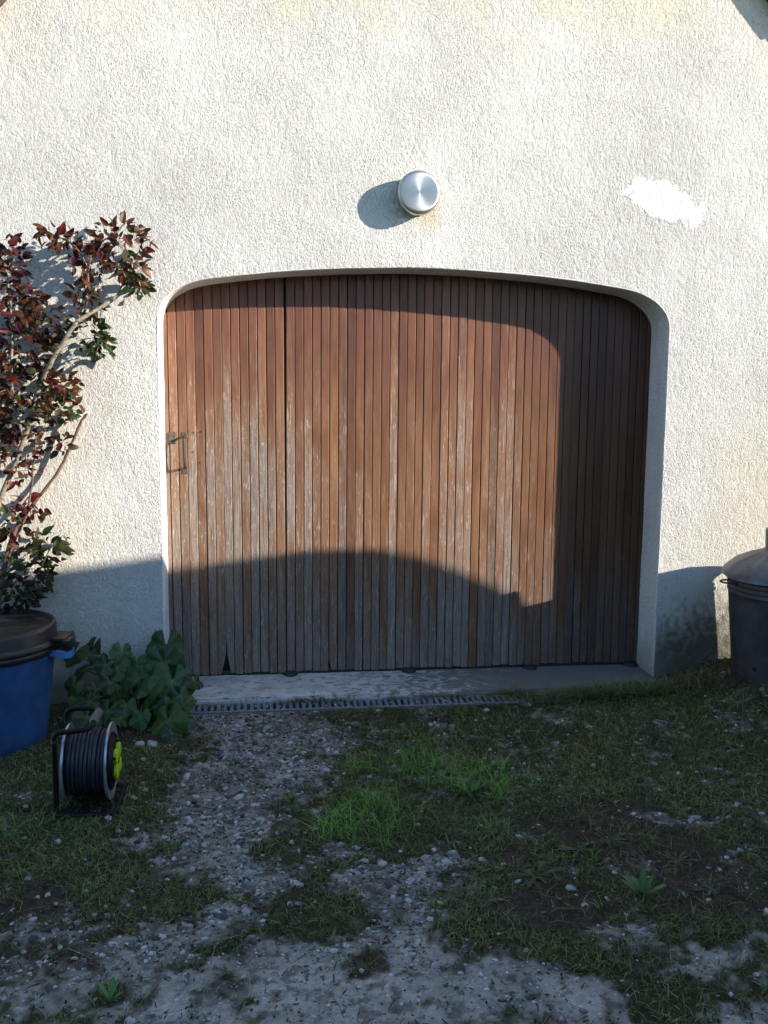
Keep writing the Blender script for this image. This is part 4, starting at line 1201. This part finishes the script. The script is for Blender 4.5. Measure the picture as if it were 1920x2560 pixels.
def ground_cover():
    def d1(x, y):
        g, di, lg, mo = zones(x, y)
        return np.clip((1 - g) * (1 - .6 * di) * (.30 + .9 * sst(.38, .62, fbm(x * 8, y * 8, 401))) + .05, 0, 1)
    x, y = scatter(70000, d1); n = len(x)
    sz = RNG.uniform(.003, .0085, n)
    bV = [(-.5, -.3, 0), (.3, -.5, .1), (.6, .1, .0), (.1, .5, .12), (-.5, .3, .05)]
    V, F, nb = instance_mesh(bV, [(0, 1, 2, 3), (0, 2, 3, 4)], x, y, gz(x, y) + RNG.uniform(.0, .012, n), sz, sz, sz, RNG.uniform(0, 6.28, n), .9)
    v = fbm(x * 6, y * 6, 405); r = RNG.random(n)
    c = np.stack([.048 + .045 * r, .058 + .056 * r, .016 + .012 * r], 1) * (.55 + .9 * v)[:, None]
    br = RNG.random(n) < .28; c[br] = np.array((.060, .040, .026)) * RNG.uniform(.4, 1.4, (br.sum(), 1))
    o = new_obj('moss_and_clover', np_mesh('moss_and_clover', V, F, np.repeat(c, nb, 0)), None, M['moss'])
    tag(o, 'low moss and tiny clover leaves covering the dark soil', 'ground cover', kind='stuff')
    # dry leaf fragments and twigs
    x, y = scatter(16000, lambda a, b: .25 + .5 * zones(a, b)[1] + .15 * zones(a, b)[0]); n = len(x)
    sz = RNG.uniform(.003, .012, n)
    V, F, nb = instance_mesh(bV, [(0, 1, 2, 3), (0, 2, 3, 4)], x, y, gz(x, y) + RNG.uniform(.002, .010, n), sz * RNG.uniform(.8, 2.6, n), sz * .45, sz, RNG.uniform(0, 6.28, n), .6)
    r = RNG.random(n)
    c = np.stack([.05 + .13 * r ** 2, .034 + .10 * r ** 2, .022 + .07 * r ** 2], 1)
    o = new_obj('leaf_litter', np_mesh('leaf_litter', V, F, np.repeat(c, nb, 0)), None, M['litter'])
    tag(o, 'brown dry leaf fragments and straw scattered on the ground', 'leaf litter', kind='stuff')
    # pale pebbles caught in the drain slots
    n = 150
    x = RNG.uniform(-1.1, .55, n); y = RNG.uniform(-.238, -.158, n); sz = RNG.uniform(.003, .0068, n)
    sm = stone_mesh(77, 1, 5)
    V, F, nb = instance_mesh(sm.v, sm.f, x, y, np.full(n, .0305) + RNG.uniform(-.004, .004, n), sz, sz, sz * .8, RNG.uniform(0, 6.28, n), .3)
    t_ = RNG.uniform(.30, .58, n); c = np.stack([t_, t_ * .98, t_ * .94], 1)
    o = new_obj('pebbles', np_mesh('pebbles', V, F, np.repeat(c, nb, 0)), None, M['gravel'])
    tag(o, 'pale pebbles caught in the slots of the drain', 'pebbles', kind='stuff')
ground_cover()

# ------------------------------------------------------------------ added wall (right, outside the frame), top shaped to throw the yard's shade
bw = empty('shade_caster_wall', (3.6, -3.0, 0))
tag(bw, 'unseen rendered wall added on the right, shaped to shade the yard', 'shade caster')
prof = [(1.14, -.1), (1.14, 1.40), (1.228, 1.575), (1.293, 1.718), (1.375, 1.870), (1.46, 2.010), (1.545, 2.122), (1.60, 2.168), (2.298, 2.526), (2.9, 2.865), (3.3, 2.865), (4.3, 2.30), (5.3, 2.0), (5.3, -.1)]
V = [(0, -(a - 3.0), z) for a, z in prof] + [(.25, -(a - 3.0), z) for a, z in prof]; n = len(prof)
MB().add(V, [tuple(range(n)), tuple(range(2 * n - 1, n - 1, -1))] + [(i, i + n, (i + 1) % n + n, (i + 1) % n) for i in range(n)]).build('wall', M['brick'], bw)

# ------------------------------------------------------------------ unseen hedge added behind the camera to block the low sky
def hedge():
    h = empty('sky_blocking_hedge', (0, -8.2, 0)); tag(h, 'unseen dark hedge added opposite the garage to block low sky', 'sky blocker')
    u = np.linspace(-16, 16, 220); v = np.linspace(0, 1, 60)
    gu, gv = np.meshgrid(u, v)
    # section: front face, rounded top, back face
    t = gv * 3
    yy = np.where(t < 1, .8, np.where(t < 2, .8 - 1.6 * (t - 1), -.8)); zz = np.where(t < 1, 2.1 * t, np.where(t < 2, 2.1 + .25 * np.sin(np.pi * (t - 1)), 2.1 * (3 - t)))
    n = fbm(gu * 2.2, gv * 30, 501, 4) - .5
    V = np.stack([gu + .2 * n, yy + 1.0 * n * np.sign(yy), zz + .5 * n * (t > .3)], -1).reshape(-1, 3)
    idx = np.arange(gu.size).reshape(gu.shape)
    F = np.stack([idx[:-1, :-1], idx[1:, :-1], idx[1:, 1:], idx[:-1, 1:]], -1).reshape(-1, 4)
    c = np.tile(np.array((.030, .042, .018)), (gu.size, 1)) * (.5 + fbm(gu * 9, gv * 90, 505, 3)).reshape(-1, 1)
    new_obj('foliage', np_mesh('foliage', V, F, c), h, M['moss'])
hedge()
